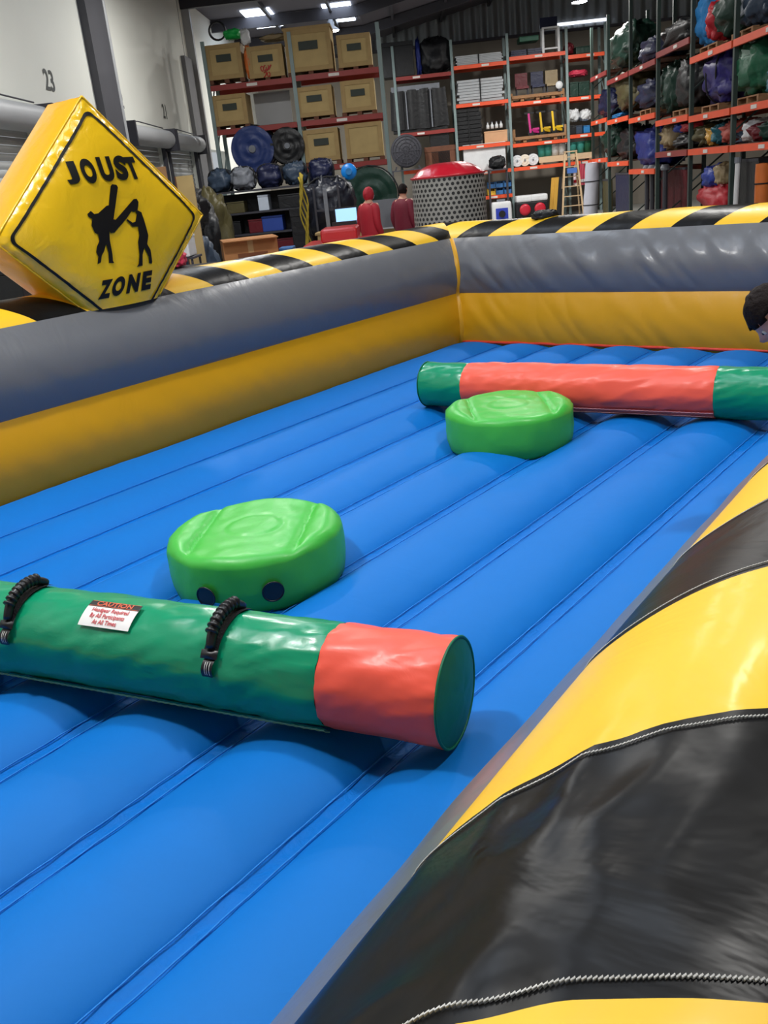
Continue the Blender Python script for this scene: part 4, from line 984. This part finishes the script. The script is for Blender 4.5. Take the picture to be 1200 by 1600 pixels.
for x0, x1, lb in ((842, 886, 'pale timber tray under the teal pots of the third bay'), (890, 926, 'pale timber tray under the pots of the fourth bay')):
    a, b, _, _ = ebox(x0, 240, x1, 250, BW); t = wthing('timber_tray', (a+b)/2, BW, 1.84, lb, 'tray'); h = (b-a)/2; m = mat('pale_timber', (204, 176, 142), .8, .15, 5)
    bx('tray_base', m, t, -h, h, 0, .8, .2, .25); bx('front_rail', m, t, -h, h, -.03, -.001, .05, .25)
    for s in (-.8, .8): bx('runner', m, t, h*s-.05, h*s+.05, 0, .8, 0, .199)
# floor row of the far rack
def generator(x, lb, m_top, r_):
    e, _ = fe(x, 320); t = wthing('blower_fan', e, BW-.6, 0, lb, 'blower'); bevel(bx('housing', T['black'], t, -.32, .32, 0, .6, .08, .62), .05); bevel(bx('top_cover', T['white'], t, -.3, .3, .02, .58, .621, .85), .06)
    MB().lathe([(.2, 0), (.2, -.05), (.12, -.07)], 20, (0, -.001, .36), 'y').build('inlet', mat('blower_red', (190, 30, 50), .4), t, True)
    for s in (-.3, .3): bx('skid_foot', STEELD, t, s-.03, s+.03, -.05, .65, 0, .079)
generator(817, 'black and white blower with red inlet on the floor, left one', None, 0); generator(840, 'black and white blower with red inlet on the floor, right one', None, 1)
e, _ = fe(781, 322); t = wthing('sled_blower', e, BW-.7, 0, 'white and blue blower on the floor below the blue bins', 'blower')
bevel(bx('shell', T['white'], t, -.36, .36, 0, .5, .0, .72), .1, 3); bx('blue_panel', mat('blower_blue', (40, 60, 170), .4), t, -.22, .22, -.02, -.001, .12, .5); MB().lathe([(.12, 0), (.12, -.05)], 16, (0, -.021, .3), 'y').build('inlet', PLASTIC, t); bx('top_handle', T['grey'], t, -.15, .15, .2, .26, .721, .8)
for k, (x, c, lb) in enumerate(((858, 'gold', 'yellow-edged board leaning by the ladder, left'), (863, 'gold', 'second yellow-edged board leaning by the ladder'), (869, 'black', 'dark board leaning by the ladder, right'))):
    e, _ = fe(x, 310); t = wthing('leaning_board', e, BW-.4-.05*k, 0, lb, 'board', 'boards leaning by the ladder')
    mb = MB().box(-.09, .09, 0, .05, 0, 1.35); mb.map(lambda v: Vector((v.x+v.z*.12, v.y+v.z*.1, v.z))); mb.build('board', T[c], t)
    mb = MB().box(.091, .12, 0, .05, 0, 1.35); mb.map(lambda v: Vector((v.x+v.z*.12, v.y+v.z*.1, v.z))); mb.build('edge', T['black'], t)
e, _ = fe(888, 300); t = wthing('step_ladder', e, BW-.9, 0, 'wooden A-frame step ladder in front of the far rack', 'ladder'); LM = mat('ladder_timber', (196, 168, 132), .7)
for s in (-1, 1): MB().bar((s*.38, 0, 0), (s*.2, .25, 2.15), .06).build('rail', LM, t); MB().bar((s*.36, .7, 0), (s*.18, .3, 2.1), .05).build('rear_rail', LM, t)
for k in range(1, 7): z = .33*k; w_ = .38-.18*z/2.15; bx('rung', LM, t, -w_, w_, .25*z/2.15-.03, .25*z/2.15+.06, z, z+.03)
bx('top_cap', LM, t, -.23, .23, .2, .36, 2.15, 2.19); bx('paint_tin_shelf', mat('ladder_blue', (70, 110, 180), .5), t, -.17, .17, -.02, .1, 1.45, 1.62)
for x, c, lb in ((901, 'white', 'white cloth with red stripes hanging left at the rack end'), (910, 'red', 'red and white cloth hanging right at the rack end')):
    e, _ = fe(x, 290, BW-.3); t = wthing('hanging_cloth', e, BW-.3, 1.0, lb, 'cloth'); m = mat('cloth_'+c, (226, 212, 214) if c == 'white' else (206, 84, 104), .8)
    mb = MB(); mb.grid(lambda u, v: (.13*(u-.5)*2*(1-.35*v), .05*sin(u*9), .72*v), 16, 8); mb.build('cloth', m, t, True); MB().tube([(0, .02, .7), (0, .12, .82)], .015, 5).build('hanger', STEELD, t); mb = MB(); mb.grid(lambda u, v: (.11*(u-.5)*2, .05*sin(u*9)-.03, .1+.1*v), 16, 2); mb.build('stripe', T['red'] if c == 'white' else T['white'], t, True)
# fourth bay
fbundle('cloth_bundle', 891, 108, 921, 128, T['pink'], 'crimson cloth heap in the fourth bay of the far rack', 'cloth', 4.62, D=.35, strap=False)
fbox('storage_tote', 891, 128, 904, 152, T['dkgreen'], 'left dark tote under the crimson cloth', 'bin', 3.97); fbox('storage_tote', 905, 127, 921, 152, T['dkgreen'], 'right dark tote under the crimson cloth', 'bin', 3.97)
fbundle('white_sack', 890, 170, 907, 196, T['white'], 'left white sack in the fourth bay of the far rack', 'sack', 3.15, D=.3, strap=False); fbundle('white_sack', 908, 170, 925, 196, T['white'], 'right white sack in the fourth bay of the far rack', 'sack', 3.15, D=.3, strap=False)
for k, (x, c) in enumerate(((896, 'black'), (905, 'steel'), (917, 'sky'))): fbox('storage_tote', x-5, 196, x+5, 211, T[c], ('black', 'slate', 'bright blue')[k]+' tote below the white sacks', 'bin', 2.74)
# pale rolled mat standing at the rack corner
e, _ = on_w(921, 310, 30.2); t = wthing('mat_roll', e, 30.2, 0, 'pale grey rolled mat standing at the corner of the right rack', 'mat'); mb = MB()
mb.grid(lambda u, v: (.22*(1+.15*nz(cos(2*pi*u)*2, v*4, 3))*cos(2*pi*u)+.12*v, .22*sin(2*pi*u)*(1+.15*nz(v*5, u*3)), 1.75*v), 24, 14); mb.build('mat', mat('mat_lilac_grey', (186, 188, 200), .7, .1, 4), t, True)
MB().lathe([(.2, 1.75), (.02, 1.76)], 20, (.12, 0, 0)).build('rolled_end', MATS['mat_lilac_grey'], t)
for zz in (.5, 1.2): MB().tube([(.235*cos(2*pi*i/20)+.12*zz/1.75, .235*sin(2*pi*i/20), zz) for i in range(20)], .015, 5, True).build('strap', WEB, t)

# ------------------------------------------------------------------ right rack contents (e = 6)
RE_ = RRE+.1
RPAL = 0
def rsack(x0, y0, x1, y1, m, label, z=None, D=.5, cat='tarp', name='tarp_bundle', **k):
    a, b, z0, z1 = wbox(x0, y0, x1, y1, RE_); z0 = z if z is not None else z0
    k.setdefault('strap', False)
    t = bundle(name, RE_+D, (a+b)/2, z0, D, (b-a)/2, z1-z0, m, label, cat, fold=.38, lump=.12, **k); return t
def rpal(x, z, lb):
    w_, _ = on_e(x, 180, RE_); t = wthing('pallet', RE_+.05, w_, z, lb, 'pallet', 'pallets on the right rack'); m = WOOD
    for y in (-.5, 0, .5): bx('stringer', m, t, 0, .95, y-.04, y+.04, .025, .11)
    for k in range(5): bx('deck_slat', m, t, .95*k/5, .95*k/5+.11, -.55, .55, .111, .135)
    for k in range(3): bx('bottom_slat', m, t, .42*k, .42*k+.1, -.55, .55, 0, .024)
for x, z, lb in ((1100, 3.61, 'pallet under the sky blue tarp on the upper right rack'), (1150, 3.61, 'pallet under the grey-blue tarp on the upper right rack'), (1105, 2.51, 'pallet under the purple tarp on the right rack'), (1162, 2.51, 'pallet under the big green tarp on the right rack'), (1058, 2.56, 'pallet under the black tarp on the right rack'), (1005, 2.76, 'pallet under the navy tarp on the right rack')): rpal(x, z, lb)
rsack(1083, -25, 1099, 60, T['sky'], 'sky blue tarp standing on the upper right rack', 3.75); rsack(1100, 0, 1112, 55, T['red'], 'narrow red tarp beside the sky blue one', 3.75)
rsack(1114, -30, 1140, 45, T['dkgreen'], 'dark green tarp right of the narrow red tarp', 3.75); rsack(1150, -40, 1180, 24, T['steel'], 'grey-blue tarp at the top right corner of the photo', 3.75)
rsack(1048, 90, 1078, 172, T['black'], 'glossy black tarp standing on the right rack', 2.7); rsack(1090, 72, 1134, 158, T['purple'], 'shiny purple tarp standing on the right rack', 2.65, strap=True); rsack(1136, 58, 1190, 150, T['green'], 'big green tarp standing on the right rack', 2.65, D=.55); rsack(1194, 95, 1230, 142, T['teal'], 'teal tarp at the right edge of the photo', 2.52)
rsack(1028, 190, 1045, 231, T['tan'], 'greyish bag in the low row of the right rack', 1.87, cat='bag', name='bag'); rsack(1047, 208, 1072, 233, T['black'], 'black bag in the low row of the right rack', 1.87, cat='bag', name='bag')
rsack(1050, 193, 1061, 208, T['blue'], 'small blue bag on the black bag of the low row', 2.22, cat='bag', name='bag', D=.2); rsack(1060, 192, 1075, 208, T['red'], 'small red bag on the black bag of the low row', 2.22, cat='bag', name='bag', D=.2)
rsack(1079, 193, 1100, 227, T['olive'], 'brown-grey bag under the purple tarp', 1.87, cat='bag', name='bag'); rsack(1100, 198, 1112, 226, T['gold'], 'gold cloth bag in the low row of the right rack', 1.87, cat='bag', name='bag', D=.3); rsack(1110, 192, 1122, 226, T['teal'], 'teal cloth bag between gold and rust bags', 1.87, cat='bag', name='bag', D=.35); rsack(1121, 190, 1141, 225, mat('rust_cloth', (158, 70, 60), .7, .2, 4), 'rust red cloth bag in the low row of the right rack', 1.87, cat='bag', name='bag')
rsack(1145, 204, 1157, 228, T['steel'], 'slate blue bag in the nearest low row', 1.87, cat='bag', name='bag'); rsack(1157, 188, 1168, 227, T['white'], 'upright white bag in the nearest low row', 1.87, cat='bag', name='bag', D=.3); rsack(1168, 192, 1181, 226, T['maroon'], 'maroon bag beside the upright white bag', 1.87, cat='bag', name='bag'); rsack(1182, 186, 1200, 226, T['dkgreen'], 'dark green bag at the right end of the low row', 1.87, cat='bag', name='bag')
rsack(930, 140, 950, 180, T['navy'], 'navy bundle at the far end of the right rack, middle row', 2.96); rsack(952, 178, 966, 190, T['sky'], 'small blue bundle at the far end of the right rack', 2.86, D=.25)
rsack(944, 40, 980, 112, T['dkgreen'], 'dark green tarp in the far upper row of the right rack', 4.21); rsack(990, 58, 1024, 112, T['navy'], 'navy tarp in the upper row of the right rack', 3.92); rsack(988, 124, 1022, 180, T['navy'], 'dark navy tarp in the middle row of the right rack', 2.9); rsack(955, 110, 984, 150, T['olive'], 'brownish tarp in the far middle row of the right rack', 3.0)
rsack(1026, 30, 1076, 80, T['black'], 'black tarp in the upper row of the right rack, third bay', 4.02); rsack(1024, 100, 1046, 175, T['dkgreen'], 'blackish green tarp beside the glossy black tarp', 2.7)
rsack(938, 195, 958, 248, T['dkgreen'], 'green wrapped load at the far low row of the right rack', 1.86); rsack(960, 200, 985, 248, T['black'], 'black wrapped load next to the green one, far low row', 1.74); rsack(986, 198, 1024, 263, T['royal'], 'royal blue tall bag hanging low on the right rack', 1.51, cat='bag', name='bag')
# floor row of the right rack
def rpanel(x0, y0, x1, m, lb, D=.06, cat='panel', H=None, e=RE_, name='standing_panel'):
    a, b, z0, z1 = wbox(x0, y0, x1, y0+40, e); t = wthing(name, e, (a+b)/2, 0, lb, cat); h = (b-a)/2
    bx('sheet', m, t, 0, D, -h, h, 0, z1); bx('edge_frame', STEELD, t, -.012, -.001, -h, h, z1-.05, z1); return t
rpanel(1027, 262, 1074, T['maroon'], 'large maroon panel on the floor under the right rack', e=RE_+.5); rpanel(962, 270, 984, T['navy'], 'navy panel on the floor at the far part of the right rack'); rpanel(942, 280, 954, T['olive'], 'olive panel on the floor at the far corner of the right rack')
rpanel(1150, 248, 1185, T['black'], 'black cabinet panel under the nearest bay of the right rack', D=.7, cat='cabinet', name='cabinet'); rpanel(1188, 262, 1215, T['tan'], 'tan board behind the orange roll under the right rack', e=RE_+.3)
rsack(1086, 285, 1127, 335, T['red'], 'crumpled bright red tarp under the right rack', .5, D=.4); rsack(1092, 258, 1112, 290, T['blue'], 'blue tarp peeking above the crumpled red tarp', 1.05, D=.35); rsack(1112, 256, 1124, 285, T['tan'], 'cream cloth strip above the crumpled red tarp', 1.15, D=.2)
w_, _ = on_e(1106, 320, RE_); boxthing('plinth_box', RE_+.45, w_-.4, 0, .4, .4, .5, T['black'], 'black box under the crumpled red tarp', 'box')
for x in (1008, 1016, 1026, 1036):
    w_, z_ = on_e(x, 285, RE_); t = wthing('stand_pole', RE_+.05, w_, 0, 'dark metal stand, %s of four under the right rack' % {1008: 'farthest', 1016: 'second', 1026: 'third', 1036: 'nearest'}[x], 'stand', 'four dark stands under the right rack')
    MB().tube([(0, 0, 0), (0, 0, 1.45)], .06, 8).build('pole', STEELD, t); MB().lathe([(.18, 0), (.18, .03)], 14).build('foot_plate', STEELD, t); MB().lathe([(.1, 1.45), (.12, 1.5), (.08, 1.58)], 12).build('head', T['grey'], t)
w_, z_ = on_e(1150, 265, RE_-.15); t = wthing('white_pole', RE_-.15, w_, 0, 'white pole leaning on the nearest bay of the right rack', 'pole'); MB().tube([(0, 0, 0), (.03, 0, 1.55)], .045, 10).build('shaft', T['white'], t); MB().tube([(.03, 0, 1.551), (.03, 0, 1.65)], .06, 10).build('tip', T['grey'], t)
w_, z_ = on_e(1192, 265, RE_); t = wthing('mat_roll', RE_, w_, 0, 'orange rolled mat standing under the right rack', 'mat')
mb = MB(); mb.grid(lambda u, v: (.12*cos(2*pi*u)*(1+.1*nz(v*5, u*4)), .12*sin(2*pi*u), 1.52*v), 20, 12); mb.build('mat', T['orange'], t, True); MB().lathe([(.115, 1.52), (.01, 1.53)], 18).build('rolled_end', T['orange'], t)
for zz in (.8, 1.2): MB().tube([(.13*cos(2*pi*i/16), .13*sin(2*pi*i/16), zz) for i in range(16)], .012, 5, True).build('strap', WEB, t)

# ------------------------------------------------------------------ high bay lamps
LENS = mat('lamp_lens', (245, 250, 255), .4, 0, emit=40)
def lamp(e, w, z, label, power):
    t = wthing('high_bay_lamp', e, w, z, label, 'lamp', 'high bay lamps under the roof')
    MB().lathe([(.07, .3), (.1, .28), (.1, .12), (.24, .02), (.25, 0)], 24).build('reflector', T['grey'], t, True)
    MB().lathe([(.23, .008), (.22, -.015), (.1, -.03)], 24).build('lens', LENS, t, True)
    MB().tube([(0, 0, .3), (0, 0, rz(e)-z)], .012, 6).build('suspension_cord', STEELD, t)
    ld = bpy.data.lights.new('high_bay_light', 'AREA'); ld.shape = 'DISK'; ld.size = .45; ld.energy = power; ld.color = (1, .97, .92)
    lo = bpy.data.objects.new('high_bay_light', ld); COL.objects.link(lo); lo.parent = t; lo.location = (0, 0, -.04)
e, z = on_w(518, 48, 30); lamp(e, 30, z, 'bright lamp above the largest crate', LAMP_POWER*2.2)
e, z = on_w(905, 3, 31); lamp(e, 31, z, 'bright lamp at the top, before the corrugated wall', LAMP_POWER*2.2)
for e, w, lb in ((-2.6, 2.5, 'added lamp over the arena, left of the middle'), (2.6, 2.5, 'added lamp over the right side of the arena'), (-2.6, 10.5, 'added lamp over the hall beyond the arena, left'), (2.6, 10.5, 'added lamp over the hall beyond the arena, right'), (-2.6, 18.5, 'added lamp in the mid hall before the crates'), (3.2, 20, 'added lamp in the mid hall before the right rack'), (2.6, 27, 'added lamp before the far rack')):  # out-of-view lamps, added to brighten the arena and the hall
    lamp(e, w, rz(e)-.75, lb, LAMP_POWER*(.45 if 'right rack' in lb else 1.8 if 'far rack' in lb else 1))

# ------------------------------------------------------------------ people
SKIN = mat('skin', (206, 152, 128), .55, .06, 12); HAIRB = mat('dark_hair', (26, 17, 15), .65, .25, 40, .35, 90, spec=.15); EYEW = mat('eye_white', (230, 228, 222), .3, 0); EYED = mat('eye_dark', (40, 28, 22), .2, 0); LIP = mat('lip', (170, 92, 88), .5, .05)
def skin_mesh(nodes, edges, sub=2, root='pelvis'):
    names = list(nodes); idx = {n: i for i, n in enumerate(names)}
    me = bpy.data.meshes.new('figure'); me.from_pydata([nodes[n][0] for n in names], [(idx[a], idx[b]) for a, b in edges], [])
    o = bpy.data.objects.new('figure', me); COL.objects.link(o); o.modifiers.new('skin', 'SKIN'); sv = me.skin_vertices[0].data
    for n in names: r = nodes[n][1]; sv[idx[n]].radius = (r, r) if not isinstance(r, tuple) else r
    if root in idx: sv[idx[root]].use_root = True
    m = o.modifiers.new('sub', 'SUBSURF'); m.levels = sub; m.render_levels = sub
    dg = bpy.context.evaluated_depsgraph_get(); dg.update(); me2 = bpy.data.meshes.new_from_object(o.evaluated_get(dg))
    v = [q.co.copy() for q in me2.vertices]; f = [tuple(p.vertices) for p in me2.polygons]
    bpy.data.objects.remove(o); bpy.data.meshes.remove(me); bpy.data.meshes.remove(me2); return v, f
def head_mesh(s=1.0):
    v = []; f = []; nu, nv = 40, 28
    for j in range(nv+1):
        p = pi*(j/nv-.5)
        for i in range(nu):
            q = 2*pi*i/nu; d = Vector((cos(p)*cos(q), cos(p)*sin(q), sin(p)))
            x, y, z = d.x*.098, d.y*.076, d.z*.118
            if d.z < 0: y *= 1-.28*d.z*d.z*1.2; x = x*(1-.10*d.z*d.z) if d.x > 0 else x*(1+.25*d.z)
            fr = max(0, d.x)
            x += .026*math.exp(-((d.y/.13)**2+((d.z+.16)/.17)**2))*fr        # nose
            x -= .010*math.exp(-(((abs(d.y)-.34)/.16)**2+((d.z-.06)/.13)**2))*fr   # eye sockets
            x += .008*math.exp(-((d.y/.3)**2+((d.z+.5)/.12)**2))*fr          # lips
            x += .012*math.exp(-((d.y/.3)**2+((d.z+.82)/.16)**2))*fr         # chin
            ear = math.exp(-(((d.x+.05)/.13)**2+((d.z+.05)/.22)**2)); y += math.copysign(.020*ear, d.y) if abs(d.y) > .6 else 0
            v.append(Vector((x, y, z))*s)
    for j in range(nv):
        for i in range(nu): f.append((j*nu+i, j*nu+(i+1) % nu, (j+1)*nu+(i+1) % nu, (j+1)*nu+i))
    return v, f
def add_hand(nodes, edges, wrist, P, d, up, side, s=1.0, key=''):
    """palm plus five bent fingers of different lengths; the thumb leaves the side of the palm."""
    P = Vector(P); d = Vector(d).normalized(); up = Vector(up); up = (up-d*up.dot(d)).normalized(); sd = d.cross(up)*side
    pm = key+'palm'; nodes[pm] = (tuple(P+d*.05*s), .026*s); edges.append((wrist, pm))
    for k, (o, L) in enumerate(((-.030, .068), (-.010, .078), (.010, .074), (.030, .058))):
        b = P+d*.082*s+sd*o*s; m = b+d*L*.5*s-up*.008*s; t = b+d*L*.92*s-up*.026*s
        for nm, q, r in (('a', b, .0095), ('b', m, .0085), ('c', t, .007)): nodes[f'{key}f{k}{nm}'] = (tuple(q), r*s)
        edges += [(pm, f'{key}f{k}a'), (f'{key}f{k}a', f'{key}f{k}b'), (f'{key}f{k}b', f'{key}f{k}c')]
    b = P+d*.035*s-sd*.034*s; t = b+d*.035*s-sd*.028*s-up*.01*s
    nodes[key+'ta'] = (tuple(b), .011*s); nodes[key+'tb'] = (tuple(t), .009*s); edges += [(pm, key+'ta'), (key+'ta', key+'tb')]
def figure(t, nodes, edges, HM, hs, jacket, trousers, jm, tm, hair, shoes_m, jn='jacket'):
    """HM: head matrix (x forward, z up); jacket and trousers: node subsets grown a little around the body."""
    v, f = skin_mesh(nodes, edges); hv, hf = head_mesh(hs); b = len(v)
    v += [HM @ q for q in hv]; f += [tuple(i+b for i in q) for q in hf]
    mobj('body', v, f, SKIN, t, True)
    def P_(k): return Vector(nodes[k][0])
    def loft(rings):      # rings: (centre, half depth, half width, axis direction); width runs along local y
        mb = MB(); n = 24; yv = Vector((0, 1, 0))
        for c, a, b, ax in rings:
            fw = yv.cross(ax).normalized()
            for j in range(n): q = 2*pi*j/n; mb.v.append(tuple(c + fw*(a*cos(q)) + yv*(b*sin(q))))
        for i in range(len(rings)-1):
            for j in range(n): mb.f.append((i*n+j, i*n+(j+1) % n, (i+1)*n+(j+1) % n, (i+1)*n+j))
        mb.f.append(tuple(range(n))[::-1]); mb.f.append(tuple((len(rings)-1)*n+j for j in range(n))); return mb
    k = nodes['pelvis'][1]/.135; ch, up_, nk, sp, pv = P_('chest'), P_('upper'), P_('neck'), P_('spine'), P_('pelvis'); ax = (up_-pv).normalized()
    mb = loft([(pv-ax*.10*k, .155*k, .20*k, ax), (pv, .165*k, .205*k, ax), (sp, .16*k, .20*k, ax), (ch, .165*k, .215*k, ax), (up_, .13*k, .20*k, ax), (up_.lerp(nk, .5), .095*k, .12*k, ax), (nk, .075*k, .08*k, ax)])
    for q in 'LR':
        S_, E_, W_ = P_('shoulder'+q), P_('elbow'+q), P_('wrist'+q)
        mb.tube([up_.lerp(S_, .5), S_, S_.lerp(E_, .5), E_, E_.lerp(W_, .5), W_], [.085*k, .088*k, .075*k, .065*k, .058*k, .05*k], 14)
    mb.map(lambda v: v + Vector((1, 1, 1))*(.012*k*nz(v.x*9, v.y*9, v.z*7))); o = mb.build(jn, jm, t, True); m_ = o.modifiers.new('soft', 'SUBSURF'); m_.levels = 1; m_.render_levels = 1
    mb = loft([(pv+ax*.02*k, .14*k, .17*k, ax), (pv-ax*.06*k, .15*k, .18*k, ax), (P_('hipL').lerp(P_('hipR'), .5)-Vector((0, 0, .05*k)), .12*k, .17*k, Vector((0, 0, 1)))])
    for q in 'LR':
        H_, K_, A_ = P_('hip'+q), P_('knee'+q), P_('ankle'+q); mb.tube([H_, H_.lerp(K_, .5), K_, K_.lerp(A_, .5), A_+Vector((0, 0, .01))], [.11*k, .10*k, .085*k, .08*k, .07*k], 14)
    mb.build('trousers', tm, t, True)
    for s in (-1, 1):
        for nm, rr, m, ox in (('eye', .010, EYEW, 0), ('iris', .0066, EYED, .006)):
            mb = MB().lathe([(rr*sin(pi*i/8)+1e-5, -rr*cos(pi*i/8)) for i in range(9)], 12); c = Vector((.083+ox, s*.029, .008)); mb.map(lambda q: HM @ ((q+c)*hs)); mb.build(nm, m, t, True)
    mb = MB().tube([(.088-.010*abs(k)**2, .020*k, -.057) for k in (-1, -.5, 0, .5, 1)], .0042, 6); mb.map(lambda q: HM @ (q*hs)); mb.build('mouth', LIP, t, True)
    # hair cap (or hood) following the skull
    hv, hf = head_mesh(1.0); vv = []; 
    hood, m, grow = hair
    for q in hv:
        d = q.normalized(); g = grow*(1+.5*nz(q.x*60, q.y*60, q.z*25)); vv.append(HM @ ((q+d*g)*hs))
    keep = []
    for fc in hf:
        c = sum((hv[i] for i in fc), Vector())/4
        if hood: ok = c.x < .055 or c.z > .095
        else: ok = c.z > .045+.02*nz(c.y*50, 3) or (c.x < -.005 and c.z > -.055)
        if ok: keep.append(fc)
    o = mobj('hood' if hood else 'hair', vv, keep, m, t, True); o.modifiers.new('thickness', 'SOLIDIFY').thickness = .012
    for s, k in ((1, 'L'), (-1, 'R')):
        an = Vector(nodes['ankle'+k][0]); to = Vector(nodes['toe'+k][0]); d = to-an; d.z = 0; d.normalize(); sc = nodes['ankle'+k][1]/.045
        mb = MB(); sd = Vector((-d.y, d.x, 0))
        def fn(u, w_):
            x = -.07+.26*w_; hw = .045*(1-.25*abs(2*w_-.9)**2); q = 2*pi*u; hh = .045*(1.25-.75*w_)
            k_ = sin(pi*min(1, max(0, w_)))**.35
            P = Vector((an.x, an.y, 0))+d*x*sc+sd*(hw*cos(q)*k_*sc); P.z = an.z-.085*sc+hh*sc*(1+max(-1, sin(q)*k_)); return P
        mb.grid(fn, 20, 14); mb.build('shoe', shoes_m, t, True)
def standing(h, stride=.0):
    k = h/1.78; n = {}
    def N_(nm, x, y, z, r): n[nm] = ((x*k, y*k, z*k), r*k)
    N_('pelvis', 0, 0, .97, .135); N_('spine', .0, 0, 1.14, .13); N_('chest', 0, 0, 1.34, .155); N_('upper', -.01, 0, 1.45, .10); N_('neck', .0, 0, 1.53, .055); N_('skull', .015, 0, 1.62, .06)
    e = [('pelvis', 'spine'), ('spine', 'chest'), ('chest', 'upper'), ('upper', 'neck'), ('neck', 'skull')]
    for s, q in ((1, 'L'), (-1, 'R')):
        N_('shoulder'+q, 0, s*.17, 1.44, .07); N_('elbow'+q, -.05, s*.225, 1.17, .05); N_('wrist'+q, .06, s*.22, .94, .034)
        N_('hip'+q, 0, s*.09, .90, .10); N_('knee'+q, .03+s*stride, s*.1, .50, .066); N_('ankle'+q, -.02+s*stride*1.4, s*.1, .085, .045); N_('toe'+q, .13+s*stride*1.4, s*.11, .035, .035)
        e += [('upper', 'shoulder'+q), ('shoulder'+q, 'elbow'+q), ('elbow'+q, 'wrist'+q), ('pelvis', 'hip'+q), ('hip'+q, 'knee'+q), ('knee'+q, 'ankle'+q), ('ankle'+q, 'toe'+q)]
        add_hand(n, e, 'wrist'+q, n['wrist'+q][0], (.25, 0, -1), (0, s, 0), s, k, q)
    return n, e
JK = ['pelvis', 'spine', 'chest', 'upper', 'neck', 'shoulderL', 'elbowL', 'wristL', 'shoulderR', 'elbowR', 'wristR']; TR = ['pelvis', 'hipL', 'kneeL', 'ankleL', 'hipR', 'kneeR', 'ankleR']
SHOE = mat('dark_shoe', (36, 34, 36), .6)
for x, w, h, jc, hood, lb, turn in ((577, 17.0, 1.80, (170, 26, 44), True, 'person in a red hooded jacket and grey trousers walking in the hall', 0.8), (631, 17.6, 1.80, (112, 22, 44), False, 'person in a maroon jacket half hidden by the dotted column', 0.9)):
    e, _ = on_w(x, 330, w); t = wthing('person', e, w, 0, lb, 'person', None, turn)
    n, ed = standing(h, .07); HM = Matrix.Translation((.02, 0, h-.135)) @ Matrix.Rotation(.12, 4, 'Y')
    figure(t, n, ed, HM, 1.0, JK, TR, mat('jacket_%d' % x, jc, .7, .15, 6), mat('trousers_%d' % x, (120, 112, 104), .8, .1, 5), (hood, MATS['jacket_%d' % x] if hood else HAIRB, .016 if hood else .01), SHOE)
# child bending down inside the arena at the right edge of the picture
hc = Vector((-.862, 3.245, 1.345)); fx = Vector((-.78, -.55, 0)).normalized()   # horizontal facing
ky = Vector((-fx.y, fx.x, 0)); ft = Vector((-.745, 3.60, .575))
t = thing('person', ft, 'child with dark hair bending down inside the arena at the right edge', 'person', math.atan2(fx.y, fx.x))
rel = hc-ft; hx, hy, hz = rel.dot(fx), rel.dot(ky), rel.z
n = {}; 
def N_(nm, x, y, z, r): n[nm] = ((x, y, z), r)
N_('pelvis', -.10, 0, .47, .085); N_('spine', -.03, 0, .56, .08); N_('chest', .10, hy*.4, .645, .09); N_('upper', .19, hy*.6, .69, .062); N_('neck', .25, hy*.8, .715, .036); N_('skull', hx-.05, hy, hz-.03, .045)
ed = [('pelvis', 'spine'), ('spine', 'chest'), ('chest', 'upper'), ('upper', 'neck'), ('neck', 'skull')]
for s, q in ((1, 'L'), (-1, 'R')):
    N_('shoulder'+q, .17, hy*.5+s*.12, .66, .044); N_('elbow'+q, .10, hy*.5+s*.15, .49, .033); N_('wrist'+q, .08, hy*.5+s*.11, .34, .024)
    N_('hip'+q, -.08, s*.065, .43, .066); N_('knee'+q, .03, s*.08, .25, .047); N_('ankle'+q, -.03, s*.08, .06, .032); N_('toe'+q, .07, s*.085, .025, .024)
    ed += [('upper', 'shoulder'+q), ('shoulder'+q, 'elbow'+q), ('elbow'+q, 'wrist'+q), ('pelvis', 'hip'+q), ('hip'+q, 'knee'+q), ('knee'+q, 'ankle'+q), ('ankle'+q, 'toe'+q)]
    add_hand(n, ed, 'wrist'+q, n['wrist'+q][0], (.2, 0, -1), (0, s, 0), s, .72, q)
HM = Matrix.Translation((hx, hy, hz)) @ Matrix.Rotation(.95, 4, 'Y')
figure(t, n, ed, HM, .90, JK, TR, mat('child_shirt', (90, 92, 104), .8, .1, 6), mat('child_jeans', (48, 60, 92), .8, .12, 8), (False, HAIRB, .013), SHOE, 'shirt')

# dark cloth lump left on the back wall's cap
d = ray(852, 350); P = CAM + d*((6.82-CAM.y)/d.y)
bundle('cloth_bundle', 0, 0, 0, .10, .06, .075, T['black'], 'small black cloth lump on the striped top of the back wall', 'cloth', strap=False).location = (P.x, 6.82, 1.465)
